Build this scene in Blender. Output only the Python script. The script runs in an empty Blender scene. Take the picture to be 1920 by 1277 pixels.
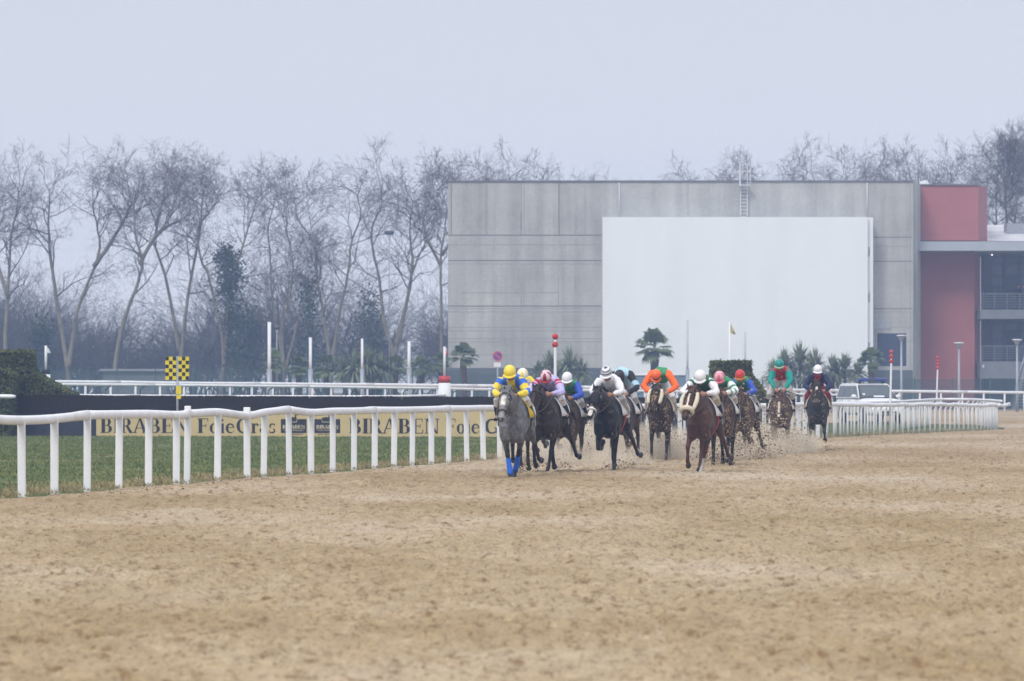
import bpy, bmesh, math, random
import numpy as np
from mathutils import Vector, Matrix
R = math.radians
SC = bpy.context.scene
COL = SC.collection
random.seed(7)
RNG = np.random.default_rng(7)

# ------------------------------------------------------------------ camera
CAMH, FPX, CX, HY = 1.8, 8000.0, 960.0, 720.0        # eye height, focal length / centre / horizon in photo pixels
cam = bpy.data.cameras.new('camera')
cam.sensor_width = 36.0
cam.lens = FPX / 1920 * 36
cam.shift_y = (HY - 638.5) / 1920
cam.clip_start, cam.clip_end = 0.5, 5000
cam.dof.use_dof = True
cam.dof.focus_distance = 88.0
cam.dof.aperture_fstop = 4.2
camo = bpy.data.objects.new('camera', cam)
camo.location = (0, 0, CAMH)
camo.rotation_euler = (R(90), 0, 0)
COL.objects.link(camo)
SC.camera = camo

# ------------------------------------------------------------------ light
SUN_EL, SUN_AZ = R(42), R(205)
w = bpy.data.worlds.new('World')
SC.world = w
w.use_nodes = True
nt = w.node_tree
nt.nodes.clear()
wo = nt.nodes.new('ShaderNodeOutputWorld')
bg = nt.nodes.new('ShaderNodeBackground')
sky = nt.nodes.new('ShaderNodeTexSky')
sky.sky_type = 'NISHITA'
sky.sun_disc = False
sky.sun_elevation = SUN_EL
sky.sun_rotation = SUN_AZ
sky.air_density, sky.dust_density, sky.ozone_density = 1.0, 3.0, 1.0
cloud = nt.nodes.new('ShaderNodeMix')                 # the cloud deck: an even grey laid over the clear sky
cloud.data_type = 'RGBA'
cloud.inputs[0].default_value = 0.93
tcw = nt.nodes.new('ShaderNodeTexCoord')
spw = nt.nodes.new('ShaderNodeSeparateXYZ')
nt.links.new(tcw.outputs['Generated'], spw.inputs[0])
deck = nt.nodes.new('ShaderNodeValToRGB')             # overcast sky: brighter overhead than at the horizon
el_ = deck.color_ramp.elements
el_.new(0.09); el_.new(0.35)
for e_, p_, c_ in zip(el_, (0.0, 0.09, 0.35, 1.0), ((.405, .414, .442), (.325, .337, .366), (.45, .46, .49), (.69, .70, .73))):
    e_.position = p_; e_.color = (*c_, 1)
nt.links.new(spw.outputs[2], deck.inputs[0])
gain = nt.nodes.new('ShaderNodeMix'); gain.data_type = 'RGBA'; gain.blend_type = 'MULTIPLY'
gain.inputs[0].default_value = 1.0
gain.inputs[7].default_value = (14.5, 14.5, 14.5, 1)
nt.links.new(deck.outputs[0], gain.inputs[6])
nt.links.new(gain.outputs[2], cloud.inputs[7])
nt.links.new(sky.outputs[0], cloud.inputs[6])
nt.links.new(cloud.outputs[2], bg.inputs[0])
bg.inputs[1].default_value = 0.10
nt.links.new(bg.outputs[0], wo.inputs[0])
sl = bpy.data.lights.new('sun', 'SUN')
sl.energy = 1.2
sl.angle = R(16)
sl.color = (1.0, 0.96, 0.9)
so = bpy.data.objects.new('sun', sl)
so.rotation_euler = (R(90) - SUN_EL, 0, R(180) - SUN_AZ)
COL.objects.link(so)
SC.view_settings.view_transform = 'Standard'
SC.view_settings.look = 'None'
SC.view_settings.gamma = 1.0
SC.view_settings.exposure = 0.68
SC.cycles.max_bounces = 6
SC.cycles.diffuse_bounces = 3
SC.cycles.glossy_bounces = 3
SC.cycles.transparent_max_bounces = 24
SC.cycles.volume_bounces = 1
SC.cycles.use_denoising = True
SC.cycles.denoising_prefilter = 'ACCURATE'
SC.cycles.use_adaptive_sampling = False
SC.cycles.sample_clamp_indirect = 4.0

# ------------------------------------------------------------------ helpers
def sstep(a, b, x):
    t = np.clip((x - a) / (b - a), 0, 1)
    return t * t * (3 - 2 * t)

def gz(x, y):
    """height of the terrain: the infield rises a little beyond the brush fence"""
    return 0.6 * float(sstep(152, 186, y)) * float(sstep(4, -6, x - 0.0 * y))

def at(px, py):
    Y = CAMH * FPX / (py - HY)
    return (px - CX) * Y / FPX, Y

def pt(px, py, Y):
    return ((px - CX) * Y / FPX, Y, CAMH - (py - HY) * Y / FPX)

def xa(px, Y): return (px - CX) * Y / FPX
def za(py, Y): return CAMH - (py - HY) * Y / FPX

def hash2(ix, iy, seed):
    h = (ix.astype(np.int64) * 374761393 + iy.astype(np.int64) * 668265263 + seed * 974634777) & 0xffffffff
    h = ((h ^ (h >> 13)) * 1274126177) & 0xffffffff
    return ((h ^ (h >> 16)) & 0xffff) / 65535.0

def vnoise(x, y, seed=0):
    ix, iy = np.floor(x), np.floor(y)
    fx, fy = x - ix, y - iy
    fx, fy = fx * fx * (3 - 2 * fx), fy * fy * (3 - 2 * fy)
    a, b = hash2(ix, iy, seed), hash2(ix + 1, iy, seed)
    c, d = hash2(ix, iy + 1, seed), hash2(ix + 1, iy + 1, seed)
    return (a * (1 - fx) + b * fx) * (1 - fy) + (c * (1 - fx) + d * fx) * fy

def tag(o, label=None, cat=None, group=None, kind=None):
    if label: o['label'] = label
    if cat: o['category'] = cat
    if group: o['group'] = group
    if kind: o['kind'] = kind
    return o

def link(name, me, mat=None, parent=None, loc=None):
    o = bpy.data.objects.new(name, me)
    COL.objects.link(o)
    if mat is not None and me is not None:
        me.materials.clear()
        for m in (mat if isinstance(mat, (list, tuple)) else [mat]):
            me.materials.append(m)
    if parent: o.parent = parent
    if loc: o.location = loc
    return o

def thing(name, label, cat, loc=(0, 0, 0), rz=0.0, group=None):
    o = bpy.data.objects.new(name, None)
    o.empty_display_size = 0.2
    COL.objects.link(o)
    o.location = loc
    o.rotation_euler = (0, 0, rz)
    return tag(o, label, cat, group)

def np_mesh(name, V, F, smooth=False):
    """V (n,3); F (m,k) of one face size"""
    me = bpy.data.meshes.new(name)
    V = np.asarray(V, dtype=np.float32); F = np.asarray(F, dtype=np.int32)
    m, k = F.shape
    me.vertices.add(len(V)); me.vertices.foreach_set('co', V.ravel())
    me.loops.add(m * k); me.loops.foreach_set('vertex_index', F.ravel())
    me.polygons.add(m)
    me.polygons.foreach_set('loop_start', np.arange(0, m * k, k, dtype=np.int32))
    me.polygons.foreach_set('loop_total', np.full(m, k, dtype=np.int32))
    if smooth: me.polygons.foreach_set('use_smooth', np.ones(m, dtype=bool))
    me.update(calc_edges=True)
    me.validate()
    return me

class MB:
    """collects shapes into one mesh"""
    def __init__(self): self.v, self.f, self.mi = [], [], []
    def add(self, V, F, mi=0):
        b = len(self.v)
        self.v += [tuple(map(float, p)) for p in V]
        self.f += [tuple(b + i for i in f) for f in F]
        self.mi += [mi] * len(F)
        return self
    def box(self, x0, x1, y0, y1, z0, z1, mi=0):
        V = [(x0, y0, z0), (x1, y0, z0), (x1, y1, z0), (x0, y1, z0), (x0, y0, z1), (x1, y0, z1), (x1, y1, z1), (x0, y1, z1)]
        return self.add(V, [(3, 2, 1, 0), (4, 5, 6, 7), (0, 1, 5, 4), (1, 2, 6, 5), (2, 3, 7, 6), (3, 0, 4, 7)], mi)
    def prism(self, pts, z0, z1, mi=0):
        n = len(pts)
        V = [(x, y, z0) for x, y in pts] + [(x, y, z1) for x, y in pts]
        F = [tuple(range(n - 1, -1, -1)), tuple(range(n, 2 * n))] + [(i, (i + 1) % n, n + (i + 1) % n, n + i) for i in range(n)]
        return self.add(V, F, mi)
    def xprism(self, pts, y0, y1, mi=0):
        """outline in xz pushed along y"""
        n = len(pts)
        V = [(x, y0, z) for x, z in pts] + [(x, y1, z) for x, z in pts]
        F = [tuple(range(n)), tuple(range(2 * n - 1, n - 1, -1))] + [((i + 1) % n, i, n + i, n + (i + 1) % n) for i in range(n)]
        return self.add(V, F, mi)
    def tube(self, P, ra, rb=None, n=10, lat=(0, 1, 0), mi=0, cap=True):
        V, F3, F4 = tube_arrays(P, ra, rb, n, lat, cap)
        return self.add(V, F4 + F3, mi)
    def ball(self, c, r, n=12, m=8, mi=0):
        rx, ry, rz = (r, r, r) if not hasattr(r, '__len__') else r
        V = [(c[0], c[1], c[2] + rz)]
        for i in range(1, m):
            a = math.pi * i / m
            for j in range(n):
                b = 2 * math.pi * j / n
                V.append((c[0] + rx * math.sin(a) * math.cos(b), c[1] + ry * math.sin(a) * math.sin(b), c[2] + rz * math.cos(a)))
        V.append((c[0], c[1], c[2] - rz))
        F = [(0, 1 + j, 1 + (j + 1) % n) for j in range(n)]
        for i in range(m - 2):
            for j in range(n):
                a = 1 + i * n + j; b = 1 + i * n + (j + 1) % n
                F.append((a, a + n, b + n, b))
        e = len(V) - 1; s = 1 + (m - 2) * n
        F += [(s + j, e, s + (j + 1) % n) for j in range(n)]
        return self.add(V, F, mi)
    def mesh(self, name, smooth=False):
        me = bpy.data.meshes.new(name)
        me.from_pydata(self.v, [], self.f)
        if any(self.mi): me.polygons.foreach_set('material_index', self.mi)
        if smooth: me.polygons.foreach_set('use_smooth', [True] * len(self.f))
        me.update()
        return me
    def build(self, name, mat, parent=None, smooth=False, loc=None):
        return link(name, self.mesh(name, smooth), mat, parent, loc)

def tube_arrays(P, ra, rb=None, n=10, lat=(0, 1, 0), cap=True):
    P = np.asarray(P, float); k = len(P)
    ra = np.broadcast_to(np.asarray(ra, float), (k,)); rb = ra if rb is None else np.broadcast_to(np.asarray(rb, float), (k,))
    T = np.empty_like(P)
    T[1:-1] = P[2:] - P[:-2]; T[0] = P[1] - P[0]; T[-1] = P[-1] - P[-2]
    T /= np.linalg.norm(T, axis=1)[:, None] + 1e-12
    L = np.asarray(lat, float)[None] - (T @ np.asarray(lat, float))[:, None] * T
    ln = np.linalg.norm(L, axis=1)
    bad = ln < 0.05
    if bad.any():
        alt = np.array((1.0, 0.03, 0.02))
        La = alt[None] - (T @ alt)[:, None] * T
        L[bad] = La[bad]; ln = np.linalg.norm(L, axis=1)
    L /= ln[:, None]
    N = np.cross(T, L)
    a = np.linspace(0, 2 * math.pi, n, endpoint=False)
    V = P[:, None] + L[:, None] * (np.cos(a)[None, :, None] * ra[:, None, None]) + N[:, None] * (np.sin(a)[None, :, None] * rb[:, None, None])
    V = V.reshape(-1, 3)
    F4 = [(i * n + j, i * n + (j + 1) % n, (i + 1) * n + (j + 1) % n, (i + 1) * n + j) for i in range(k - 1) for j in range(n)]
    F3 = []
    if cap:
        V = np.vstack([V, P[0], P[-1]])
        s, e = len(V) - 2, len(V) - 1
        F3 = [(s, (j + 1) % n, j) for j in range(n)] + [(e, (k - 1) * n + j, (k - 1) * n + (j + 1) % n) for j in range(n)]
    return V, F3, F4

def smooth_path(P, sub=4):
    """Catmull-Rom through the rows of P (any number of columns)"""
    P = np.asarray(P, float)
    Q = np.vstack([2 * P[0] - P[1], P, 2 * P[-1] - P[-2]])
    out = []
    for i in range(1, len(Q) - 2):
        for s in range(sub):
            t = s / sub
            a, b, c, d = Q[i - 1], Q[i], Q[i + 1], Q[i + 2]
            out.append(0.5 * (2 * b + (c - a) * t + (2 * a - 5 * b + 4 * c - d) * t * t + (3 * b - a - 3 * c + d) * t ** 3))
    out.append(P[-1])
    return np.array(out)

def melt(name, mb, voxel, smooth_it=4, factor=0.5):
    """fuse the overlapping shapes of an MB into one continuous surface"""
    me = mb.mesh(name + '_raw')
    o = bpy.data.objects.new(name + '_raw', me)
    COL.objects.link(o)
    m = o.modifiers.new('r', 'REMESH'); m.mode = 'VOXEL'; m.voxel_size = voxel; m.use_smooth_shade = True
    if smooth_it:
        s = o.modifiers.new('s', 'SMOOTH'); s.factor = factor; s.iterations = smooth_it
    bpy.context.view_layer.update()
    dg = bpy.context.evaluated_depsgraph_get()
    out = bpy.data.meshes.new_from_object(o.evaluated_get(dg))
    out.name = name
    bpy.data.objects.remove(o); bpy.data.meshes.remove(me)
    out.polygons.foreach_set('use_smooth', np.ones(len(out.polygons), dtype=bool))
    return out

def co(me):
    a = np.empty(len(me.vertices) * 3, dtype=np.float32)
    me.vertices.foreach_get('co', a)
    return a.reshape(-1, 3).astype(float)

def paint(me, C):
    """per-vertex base colour (markings of a coat, colours of racing silks)"""
    at_ = me.color_attributes.new('tone', 'FLOAT_COLOR', 'POINT')
    A = np.ones((len(me.vertices), 4), dtype=np.float32)
    A[:, :3] = C
    at_.data.foreach_set('color', A.ravel())

def seg_dist(V, a, b):
    a = np.asarray(a, float); b = np.asarray(b, float)
    d = b - a
    t = np.clip(((V - a) @ d) / (d @ d), 0, 1)
    return np.linalg.norm(V - (a + t[:, None] * d), axis=1), t

# ------------------------------------------------------------------ materials
def srgb(r, g, b):
    f = lambda c: c / 12.92 if c <= 0.04045 else ((c + 0.055) / 1.055) ** 2.4
    return (f(r / 255), f(g / 255), f(b / 255))

def newmat(name):
    m = bpy.data.materials.new(name)
    m.use_nodes = True
    t = m.node_tree
    return m, t, t.nodes['Principled BSDF']

def N(t, kind, **kw):
    n = t.nodes.new(kind)
    for k, v in kw.items(): setattr(n, k, v)
    return n

def noise_node(t, scale, detail=4, coord='Object', stretch=None, rough=0.6):
    tc = N(t, 'ShaderNodeTexCoord')
    n = N(t, 'ShaderNodeTexNoise')
    n.inputs['Scale'].default_value = scale
    n.inputs['Detail'].default_value = detail
    n.inputs['Roughness'].default_value = rough
    if stretch:
        mp = N(t, 'ShaderNodeMapping'); mp.inputs['Scale'].default_value = stretch
        t.links.new(tc.outputs[coord], mp.inputs[0]); t.links.new(mp.outputs[0], n.inputs['Vector'])
    else:
        t.links.new(tc.outputs[coord], n.inputs['Vector'])
    return n

def ramp(t, src, stops):
    r = N(t, 'ShaderNodeValToRGB')
    e = r.color_ramp.elements
    while len(e) < len(stops): e.new(0.5)
    for el, (p, c) in zip(e, stops):
        el.position = p; el.color = (c, c, c, 1) if not hasattr(c, '__len__') else (*c, 1)
    t.links.new(src, r.inputs[0])
    return r.outputs[0]

def mixc(t, fac, a, b, mode='MIX'):
    m = N(t, 'ShaderNodeMix', data_type='RGBA', blend_type=mode)
    for sock, v in ((m.inputs[0], fac), (m.inputs[6], a), (m.inputs[7], b)):
        if hasattr(v, 'is_linked'): t.links.new(v, sock)
        elif hasattr(v, '__len__'): sock.default_value = (*v, 1)
        else: sock.default_value = v
    return m.outputs[2]

def bump(t, src, bsdf, strength=0.3, dist=0.01):
    b = N(t, 'ShaderNodeBump')
    b.inputs['Strength'].default_value = strength; b.inputs['Distance'].default_value = dist
    t.links.new(src, b.inputs['Height']); t.links.new(b.outputs[0], bsdf.inputs['Normal'])

def plain(name, c, rough=0.6, var=0.12, scale=6, spec=0.4, metal=0.0, dirt=None, stretch=None, bmp=0.0):
    """a coloured surface with a little wear in it"""
    m, t, b = newmat(name)
    n = noise_node(t, scale, 5, stretch=stretch)
    lo = tuple(x * (1 - var) for x in c); hi = tuple(min(1, x * (1 + var)) for x in c)
    col = ramp(t, n.outputs[0], [(0.3, lo), (0.7, hi)])
    if dirt:
        n2 = noise_node(t, scale * 0.37, 6)
        k = ramp(t, n2.outputs[0], [(0.52, 0.0), (0.75, dirt[1])])
        col = mixc(t, k, col, dirt[0])
    t.links.new(col, b.inputs['Base Color'])
    b.inputs['Roughness'].default_value = rough
    b.inputs['Specular IOR Level'].default_value = spec
    b.inputs['Metallic'].default_value = metal
    if bmp: bump(t, n.outputs[0], b, bmp, 0.02)
    return m

def tone_mat(name, rough=0.5, var=0.15, scale=9, splat=0.0, spec=0.3, splat_col=(0.36, 0.27, 0.18), sheen=0.0, bmp=0.0):
    """base colour from the painted 'tone', mottled by noise, splashed with sand"""
    m, t, b = newmat(name)
    a = N(t, 'ShaderNodeAttribute', attribute_name='tone')
    n = noise_node(t, scale, 5)
    k = ramp(t, n.outputs[0], [(0.3, 1 - var), (0.7, 1 + var)])
    col = mixc(t, 1.0, a.outputs[0], k, 'MULTIPLY')
    if splat > 0:
        n2 = noise_node(t, 26, 3, rough=0.7)
        n3 = noise_node(t, 4, 3)
        add = N(t, 'ShaderNodeMath', operation='ADD'); t.links.new(n2.outputs[0], add.inputs[0])
        mul = N(t, 'ShaderNodeMath', operation='MULTIPLY'); mul.inputs[1].default_value = 0.5
        t.links.new(n3.outputs[0], mul.inputs[0]); t.links.new(mul.outputs[0], add.inputs[1])
        lo = 0.93 - 0.12 * splat
        k2 = ramp(t, add.outputs[0], [(lo, 0.0), (lo + 0.06, 0.85)])
        col = mixc(t, k2, col, splat_col)
    t.links.new(col, b.inputs['Base Color'])
    b.inputs['Roughness'].default_value = rough
    b.inputs['Specular IOR Level'].default_value = spec
    if bmp: bump(t, n.outputs[0], b, bmp, 0.02)
    return m

M = {}
M['white_plastic'] = plain('white_plastic', (0.72, 0.73, 0.76), 0.45, 0.06, 3, dirt=((0.42, 0.38, 0.32), 0.35))
M['white_paint'] = plain('white_paint', (0.7, 0.71, 0.74), 0.5, 0.05, 4)
M['green_metal'] = plain('green_metal', (0.03, 0.10, 0.09), 0.5, 0.1, 4)
M['grey_metal'] = plain('grey_metal', (0.3, 0.32, 0.35), 0.45, 0.1, 4, metal=0.3)
M['dark_metal'] = plain('dark_metal', (0.05, 0.06, 0.08), 0.45, 0.15, 4)
M['red_paint'] = plain('red_paint', (0.45, 0.03, 0.035), 0.45, 0.1, 5)
M['black_rubber'] = plain('black_rubber', (0.02, 0.02, 0.02), 0.7, 0.2, 8)
M['leather'] = plain('leather', (0.03, 0.018, 0.012), 0.45, 0.25, 12)
M['tan_leather'] = plain('tan_leather', (0.16, 0.08, 0.04), 0.5, 0.25, 12)
M['fleece'] = plain('fleece', (0.62, 0.56, 0.45), 0.95, 0.18, 40, spec=0.1, bmp=0.8)
M['cloth_white'] = plain('cloth_white', (0.68, 0.68, 0.7), 0.8, 0.08, 8, spec=0.2)
M['cloth_yellow'] = plain('cloth_yellow', (0.6, 0.4, 0.03), 0.8, 0.1, 8, spec=0.2)
M['cloth_black'] = plain('cloth_black', (0.02, 0.02, 0.025), 0.8, 0.2, 8, spec=0.2)
M['bandage_blue'] = plain('bandage_blue', (0.02, 0.12, 0.55), 0.7, 0.12, 20, spec=0.2)
M['hair'] = plain('hair', (0.015, 0.012, 0.011), 0.55, 0.4, 25, stretch=(1, 1, 0.2))
M['hair_grey'] = plain('hair_grey', (0.14, 0.14, 0.15), 0.55, 0.4, 25, stretch=(1, 1, 0.2))
M['hair_brown'] = plain('hair_brown', (0.06, 0.025, 0.014), 0.55, 0.4, 25, stretch=(1, 1, 0.2))
M['goggle'] = plain('goggle', (0.015, 0.015, 0.02), 0.2, 0.1, 8, spec=0.6)
M['lamp_glass'] = plain('lamp_glass', (0.25, 0.27, 0.3), 0.3, 0.1, 4)
M['boot_pale'] = plain('boot_pale', (.42, .39, .35), .6, .2, 12)
M['boot_mud'] = plain('boot_mud', (.16, .115, .07), .7, .4, 12)
M['zinc'] = plain('zinc', (0.42, 0.45, 0.5), 0.5, 0.08, 4)
# ================================================================== terrain
_fy = np.array([40, 60, 67.9, 80, 90, 101.4, 110, 119, 128, 136, 144, 155, 167.4])
_fx = np.array([-13.6, -9.45, -7.8, -5.28, -3.15, -0.70, 1.6, 4.0, 6.35, 8.5, 10.8, 14.5, 19.1])
_fp = np.polyfit(_fy - 100, _fx, 4)
def XA(Y): return np.polyval(_fp, np.asarray(Y, float) - 100)
_ty = np.linspace(50, 172, 1500)
_tpx = CX + XA(_ty) * FPX / _ty
def fenceY(px): return float(np.interp(px, _tpx, _ty))

def sand_mat():
    m, t, b = newmat('sand')
    big = noise_node(t, 0.16, 4, stretch=(1, 0.45, 1))
    col = ramp(t, big.outputs[0], [(0.37, (0.30, 0.222, 0.125)), (0.51, (0.365, 0.282, 0.178)), (0.64, (0.435, 0.358, 0.262))])
    mid = noise_node(t, 3.2, 5, stretch=(1, 0.4, 1), rough=0.75)
    k = ramp(t, mid.outputs[0], [(0.34, 0.86), (0.60, 1.05)])
    col = mixc(t, 1.0, col, k, 'MULTIPLY')
    fine = noise_node(t, 9.0, 4, stretch=(1, 0.3, 1), rough=0.65)
    k2 = ramp(t, fine.outputs[0], [(0.53, 0.0), (0.68, 0.88)])
    col = mixc(t, k2, col, (0.165, 0.100, 0.052))
    k4 = ramp(t, fine.outputs[0], [(0.30, 0.45), (0.42, 0.0)])
    col = mixc(t, k4, col, (0.47, 0.39, 0.30))
    spk = noise_node(t, 22.0, 3, stretch=(1, 0.5, 1), rough=0.7)
    k5 = ramp(t, spk.outputs[0], [(0.56, 0.0), (0.66, 0.72)])
    col = mixc(t, k5, col, (0.14, 0.088, 0.048))
    tiny = noise_node(t, 34.0, 3)
    k3 = ramp(t, tiny.outputs[0], [(0.3, 0.80), (0.7, 1.14)])
    col = mixc(t, 1.0, col, k3, 'MULTIPLY')
    t.links.new(col, b.inputs['Base Color'])
    b.inputs['Roughness'].default_value = 0.95
    b.inputs['Specular IOR Level'].default_value = 0.1
    bump(t, mid.outputs[0], b, 0.6, 0.05)
    return m
M['sand'] = sand_mat()

def grass_ground():
    m, t, b = newmat('turf')
    n = noise_node(t, 0.45, 6, stretch=(1, 0.5, 1))
    col = ramp(t, n.outputs[0], [(0.34, (0.05, 0.075, 0.022)), (0.52, (0.085, 0.11, 0.034)), (0.68, (0.19, 0.16, 0.075))])
    n2 = noise_node(t, 9, 4)
    k = ramp(t, n2.outputs[0], [(0.3, 0.7), (0.7, 1.2)])
    col = mixc(t, 1.0, col, k, 'MULTIPLY')
    t.links.new(col, b.inputs['Base Color'])
    b.inputs['Roughness'].default_value = 0.95
    b.inputs['Specular IOR Level'].default_value = 0.1
    return m
M['turf'] = grass_ground()

gx = np.concatenate([np.linspace(-420, -60, 20)[:-1], np.linspace(-60, 60, 81), np.linspace(60, 420, 20)[1:]])
gy = np.concatenate([np.linspace(-40, 130, 18)[:-1], np.linspace(130, 300, 86), np.linspace(300, 540, 13)[1:]])
GX, GY = np.meshgrid(gx, gy)
GZ = 0.6 * sstep(152, 186, GY) * sstep(4, -6, GX)
ny, nx = GX.shape
idx = np.arange(nx * ny).reshape(ny, nx)
Fg = np.stack([idx[:-1, :-1], idx[:-1, 1:], idx[1:, 1:], idx[1:, :-1]], -1).reshape(-1, 4)
o = link('ground', np_mesh('ground', np.stack([GX, GY, GZ], -1).reshape(-1, 3), Fg, True), M['turf'])
tag(o, kind='structure')

# the sand track, churned by hooves
ys = 16 * np.exp(np.linspace(0, math.log(290 / 16), 1250))
def left_edge(Y):
    a = XA(np.clip(Y, 40, 167.4)) + 0.12 + 0.5 * (vnoise(Y * 0.35, Y * 0 + 3, 4) - 0.5) + 0.25 * (vnoise(Y * 1.7, Y * 0 + 8, 5) - 0.5)
    a = np.where(Y < 40, XA(40) - (40 - Y) * 0.2, a)
    far = np.interp(Y, [167.4, 174, 181, 188, 194, 205, 225, 290], [19.3, 20.1, 20.3, 20.0, 17.0, -2, -34, -40])
    return np.where(Y > 167.4, far, a)
xl = left_edge(ys)
xr = np.maximum(0.135 * ys + 4, xl + 3)
u = np.concatenate([np.linspace(0, 1, 330)])
SX = xl[:, None] + (xr - xl)[:, None] * u[None]
ext = np.linspace(0, 1, 9)[1:]
SX = np.concatenate([SX, xr[:, None] + (75 - xr)[:, None] * ext[None]], 1)
SY = np.repeat(ys[:, None], SX.shape[1], 1)
hz = 0.025 * (vnoise(SX * 0.9, SY * 0.7, 11) - 0.5) + 0.03 * (vnoise(SX * 2.6, SY * 2.1, 12) - 0.5) + 0.05 * (vnoise(SX * 6.5, SY * 4.5, 13) - 0.5) + 0.045 * (vnoise(SX * 12, SY * 7, 14) - 0.5)
pit = vnoise(SX * 5.5, SY * 3.5, 15)
hz -= 0.05 * sstep(0.72, 0.9, pit)
def craters(x, y, cell, rad, seed):
    ix, iy = np.floor(x / cell), np.floor(y / cell); out = np.zeros_like(x)
    for a in (-1, 0, 1):
        for b in (-1, 0, 1):
            qx = (ix + a + .15 + .7 * hash2(ix + a, iy + b, seed)) * cell; qy = (iy + b + .15 + .7 * hash2(ix + a, iy + b, seed + 1)) * cell
            r_ = rad * (.6 + .8 * hash2(ix + a, iy + b, seed + 2)); d = np.hypot(x - qx, (y - qy) * .75) / r_
            out += np.where(d < 1.7, -1.0 * np.exp(-(d * 1.5) ** 2) + .55 * np.exp(-((d - 1.05) * 3.2) ** 2), 0)
    return out
hz += 0.045 * craters(SX, SY, .42, .11, 51) * sstep(.25, .6, vnoise(SX * .5, SY * .3, 54)) + 0.03 * craters(SX + 5, SY, .27, .07, 61)
edge = sstep(0, 0.6, SX - xl[:, None])
SZ = 0.07 * sstep(0, 3.0, SX - xl[:, None]) + hz * (0.15 + 0.85 * edge) * sstep(260, 120, SY) + 0.012 * (1 - edge)
SZ = np.maximum(SZ, 0.008) + 0.6 * sstep(152, 186, SY) * sstep(4, -6, SX)
ny, nx = SX.shape
idx = np.arange(nx * ny).reshape(ny, nx)
Fs = np.stack([idx[:-1, :-1], idx[:-1, 1:], idx[1:, 1:], idx[1:, :-1]], -1).reshape(-1, 4)
o = link('sand_track', np_mesh('sand_track', np.stack([SX, SY, SZ], -1).reshape(-1, 3), Fs, True), M['sand'])
tag(o, kind='structure')

def lumps(name, C, S, mat, rng):
    """many small irregular lumps (each a squashed octahedron) in one mesh"""
    n = len(C)
    base = np.array([(1, 0, 0), (0, 1, 0), (-1, 0, 0), (0, -1, 0), (0, 0, 0.8), (0, 0, -0.7)], float)
    V = base[None] * rng.uniform(0.6, 1.3, (n, 6, 1)) * S[:, None, None]
    a = rng.uniform(0, 6.28, n)
    c, s = np.cos(a)[:, None], np.sin(a)[:, None]
    x, y = V[..., 0] * c - V[..., 1] * s, V[..., 0] * s + V[..., 1] * c
    V = np.stack([x, y, V[..., 2]], -1) + C[:, None]
    f = np.array([(0, 1, 4), (1, 2, 4), (2, 3, 4), (3, 0, 4), (1, 0, 5), (2, 1, 5), (3, 2, 5), (0, 3, 5)])
    F = (f[None] + 6 * np.arange(n)[:, None, None]).reshape(-1, 3)
    return link(name, np_mesh(name, V.reshape(-1, 3), F), mat)

M['clod'] = plain('clod', (0.21, 0.145, 0.09), 0.95, 0.45, 0.9, spec=0.1)
n = 42000
cy = 24 * np.exp(RNG.uniform(0, math.log(165 / 24), n))
lx = left_edge(cy)
cxs = lx + 0.3 + (0.135 * cy + 3 - lx) * RNG.uniform(0, 1, n)
sz = 0.008 + 0.02 * RNG.random(n) ** 3
keep = vnoise(cxs * 0.5, cy * 0.3, 21) > 0.35
C = np.stack([cxs, cy, 0.035 + 0 * cy], -1)[keep]
tag(lumps('sand_clods', C, sz[keep], M['clod'], RNG), 'dark moist clods strewn over the churned sand of the track', kind='stuff')

def leaf_mat(name, dark, light, scale=1.6):
    m, t, b = newmat(name)
    n = noise_node(t, scale, 5); n2 = noise_node(t, 14, 3)
    col = ramp(t, n.outputs[0], [(0.32, dark), (0.68, light)])
    k = ramp(t, n2.outputs[0], [(0.3, 0.55), (0.7, 1.45)])
    col = mixc(t, 1.0, col, k, 'MULTIPLY')
    t.links.new(col, b.inputs['Base Color'])
    b.inputs['Roughness'].default_value = 0.7
    b.inputs['Specular IOR Level'].default_value = 0.25
    return m
# turf blades on the infield between the rail and the brush fence
def turf(name, n, area, hgt, mat, rng, patch=0.0):
    C = []
    while len(C) < n:
        x0, x1, y0, y1 = area
        P = np.stack([rng.uniform(x0, x1, n), rng.uniform(y0, y1, n)], -1)
        ok = P[:, 0] < XA(P[:, 1]) + 0.05 + 0.5 * (vnoise(P[:, 1] * 0.9, P[:, 1] * 0, 31) - 0.5)
        if patch: ok &= vnoise(P[:, 0] * .5 + 9, P[:, 1] * .3, 35) + 0.16 * (XA(P[:, 1]) - P[:, 0]) > 0.55 * (.6 + .8 * rng.random(n))
        if patch: ok &= vnoise(P[:, 0] * 0.8, P[:, 1] * 0.45, 33) > patch * rng.random(n)
        C += list(P[ok])
    P = np.array(C[:n])
    h = hgt * rng.uniform(0.5, 1.3, n); wd = rng.uniform(0.006, 0.014, n) * 1.6
    a = rng.uniform(0, 3.14, n); lean = rng.normal(0, 0.4, (n, 2)) * h[:, None]
    d = np.stack([np.cos(a), np.sin(a)], -1) * wd[:, None]
    z = np.array([gz(x, y) for x, y in P])
    V = np.stack([np.c_[P - d, z], np.c_[P + d, z], np.c_[P + lean, z + h]], 1).reshape(-1, 3)
    return link(name, np_mesh(name, V, np.arange(3 * n).reshape(-1, 3)), mat)
M['blade'] = leaf_mat('blade', (0.075, 0.128, 0.030), (0.185, 0.195, 0.062), 0.55)
M['dry_blade'] = plain('dry_blade', (0.30, 0.25, 0.13), 0.9, 0.3, 2.0, spec=0.15)
tag(turf('grass', 95000, (-21, 12, 62, 148), 0.055, M['blade'], RNG, .45), 'short green turf growing between the white rail and brush fence', kind='stuff')
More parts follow.
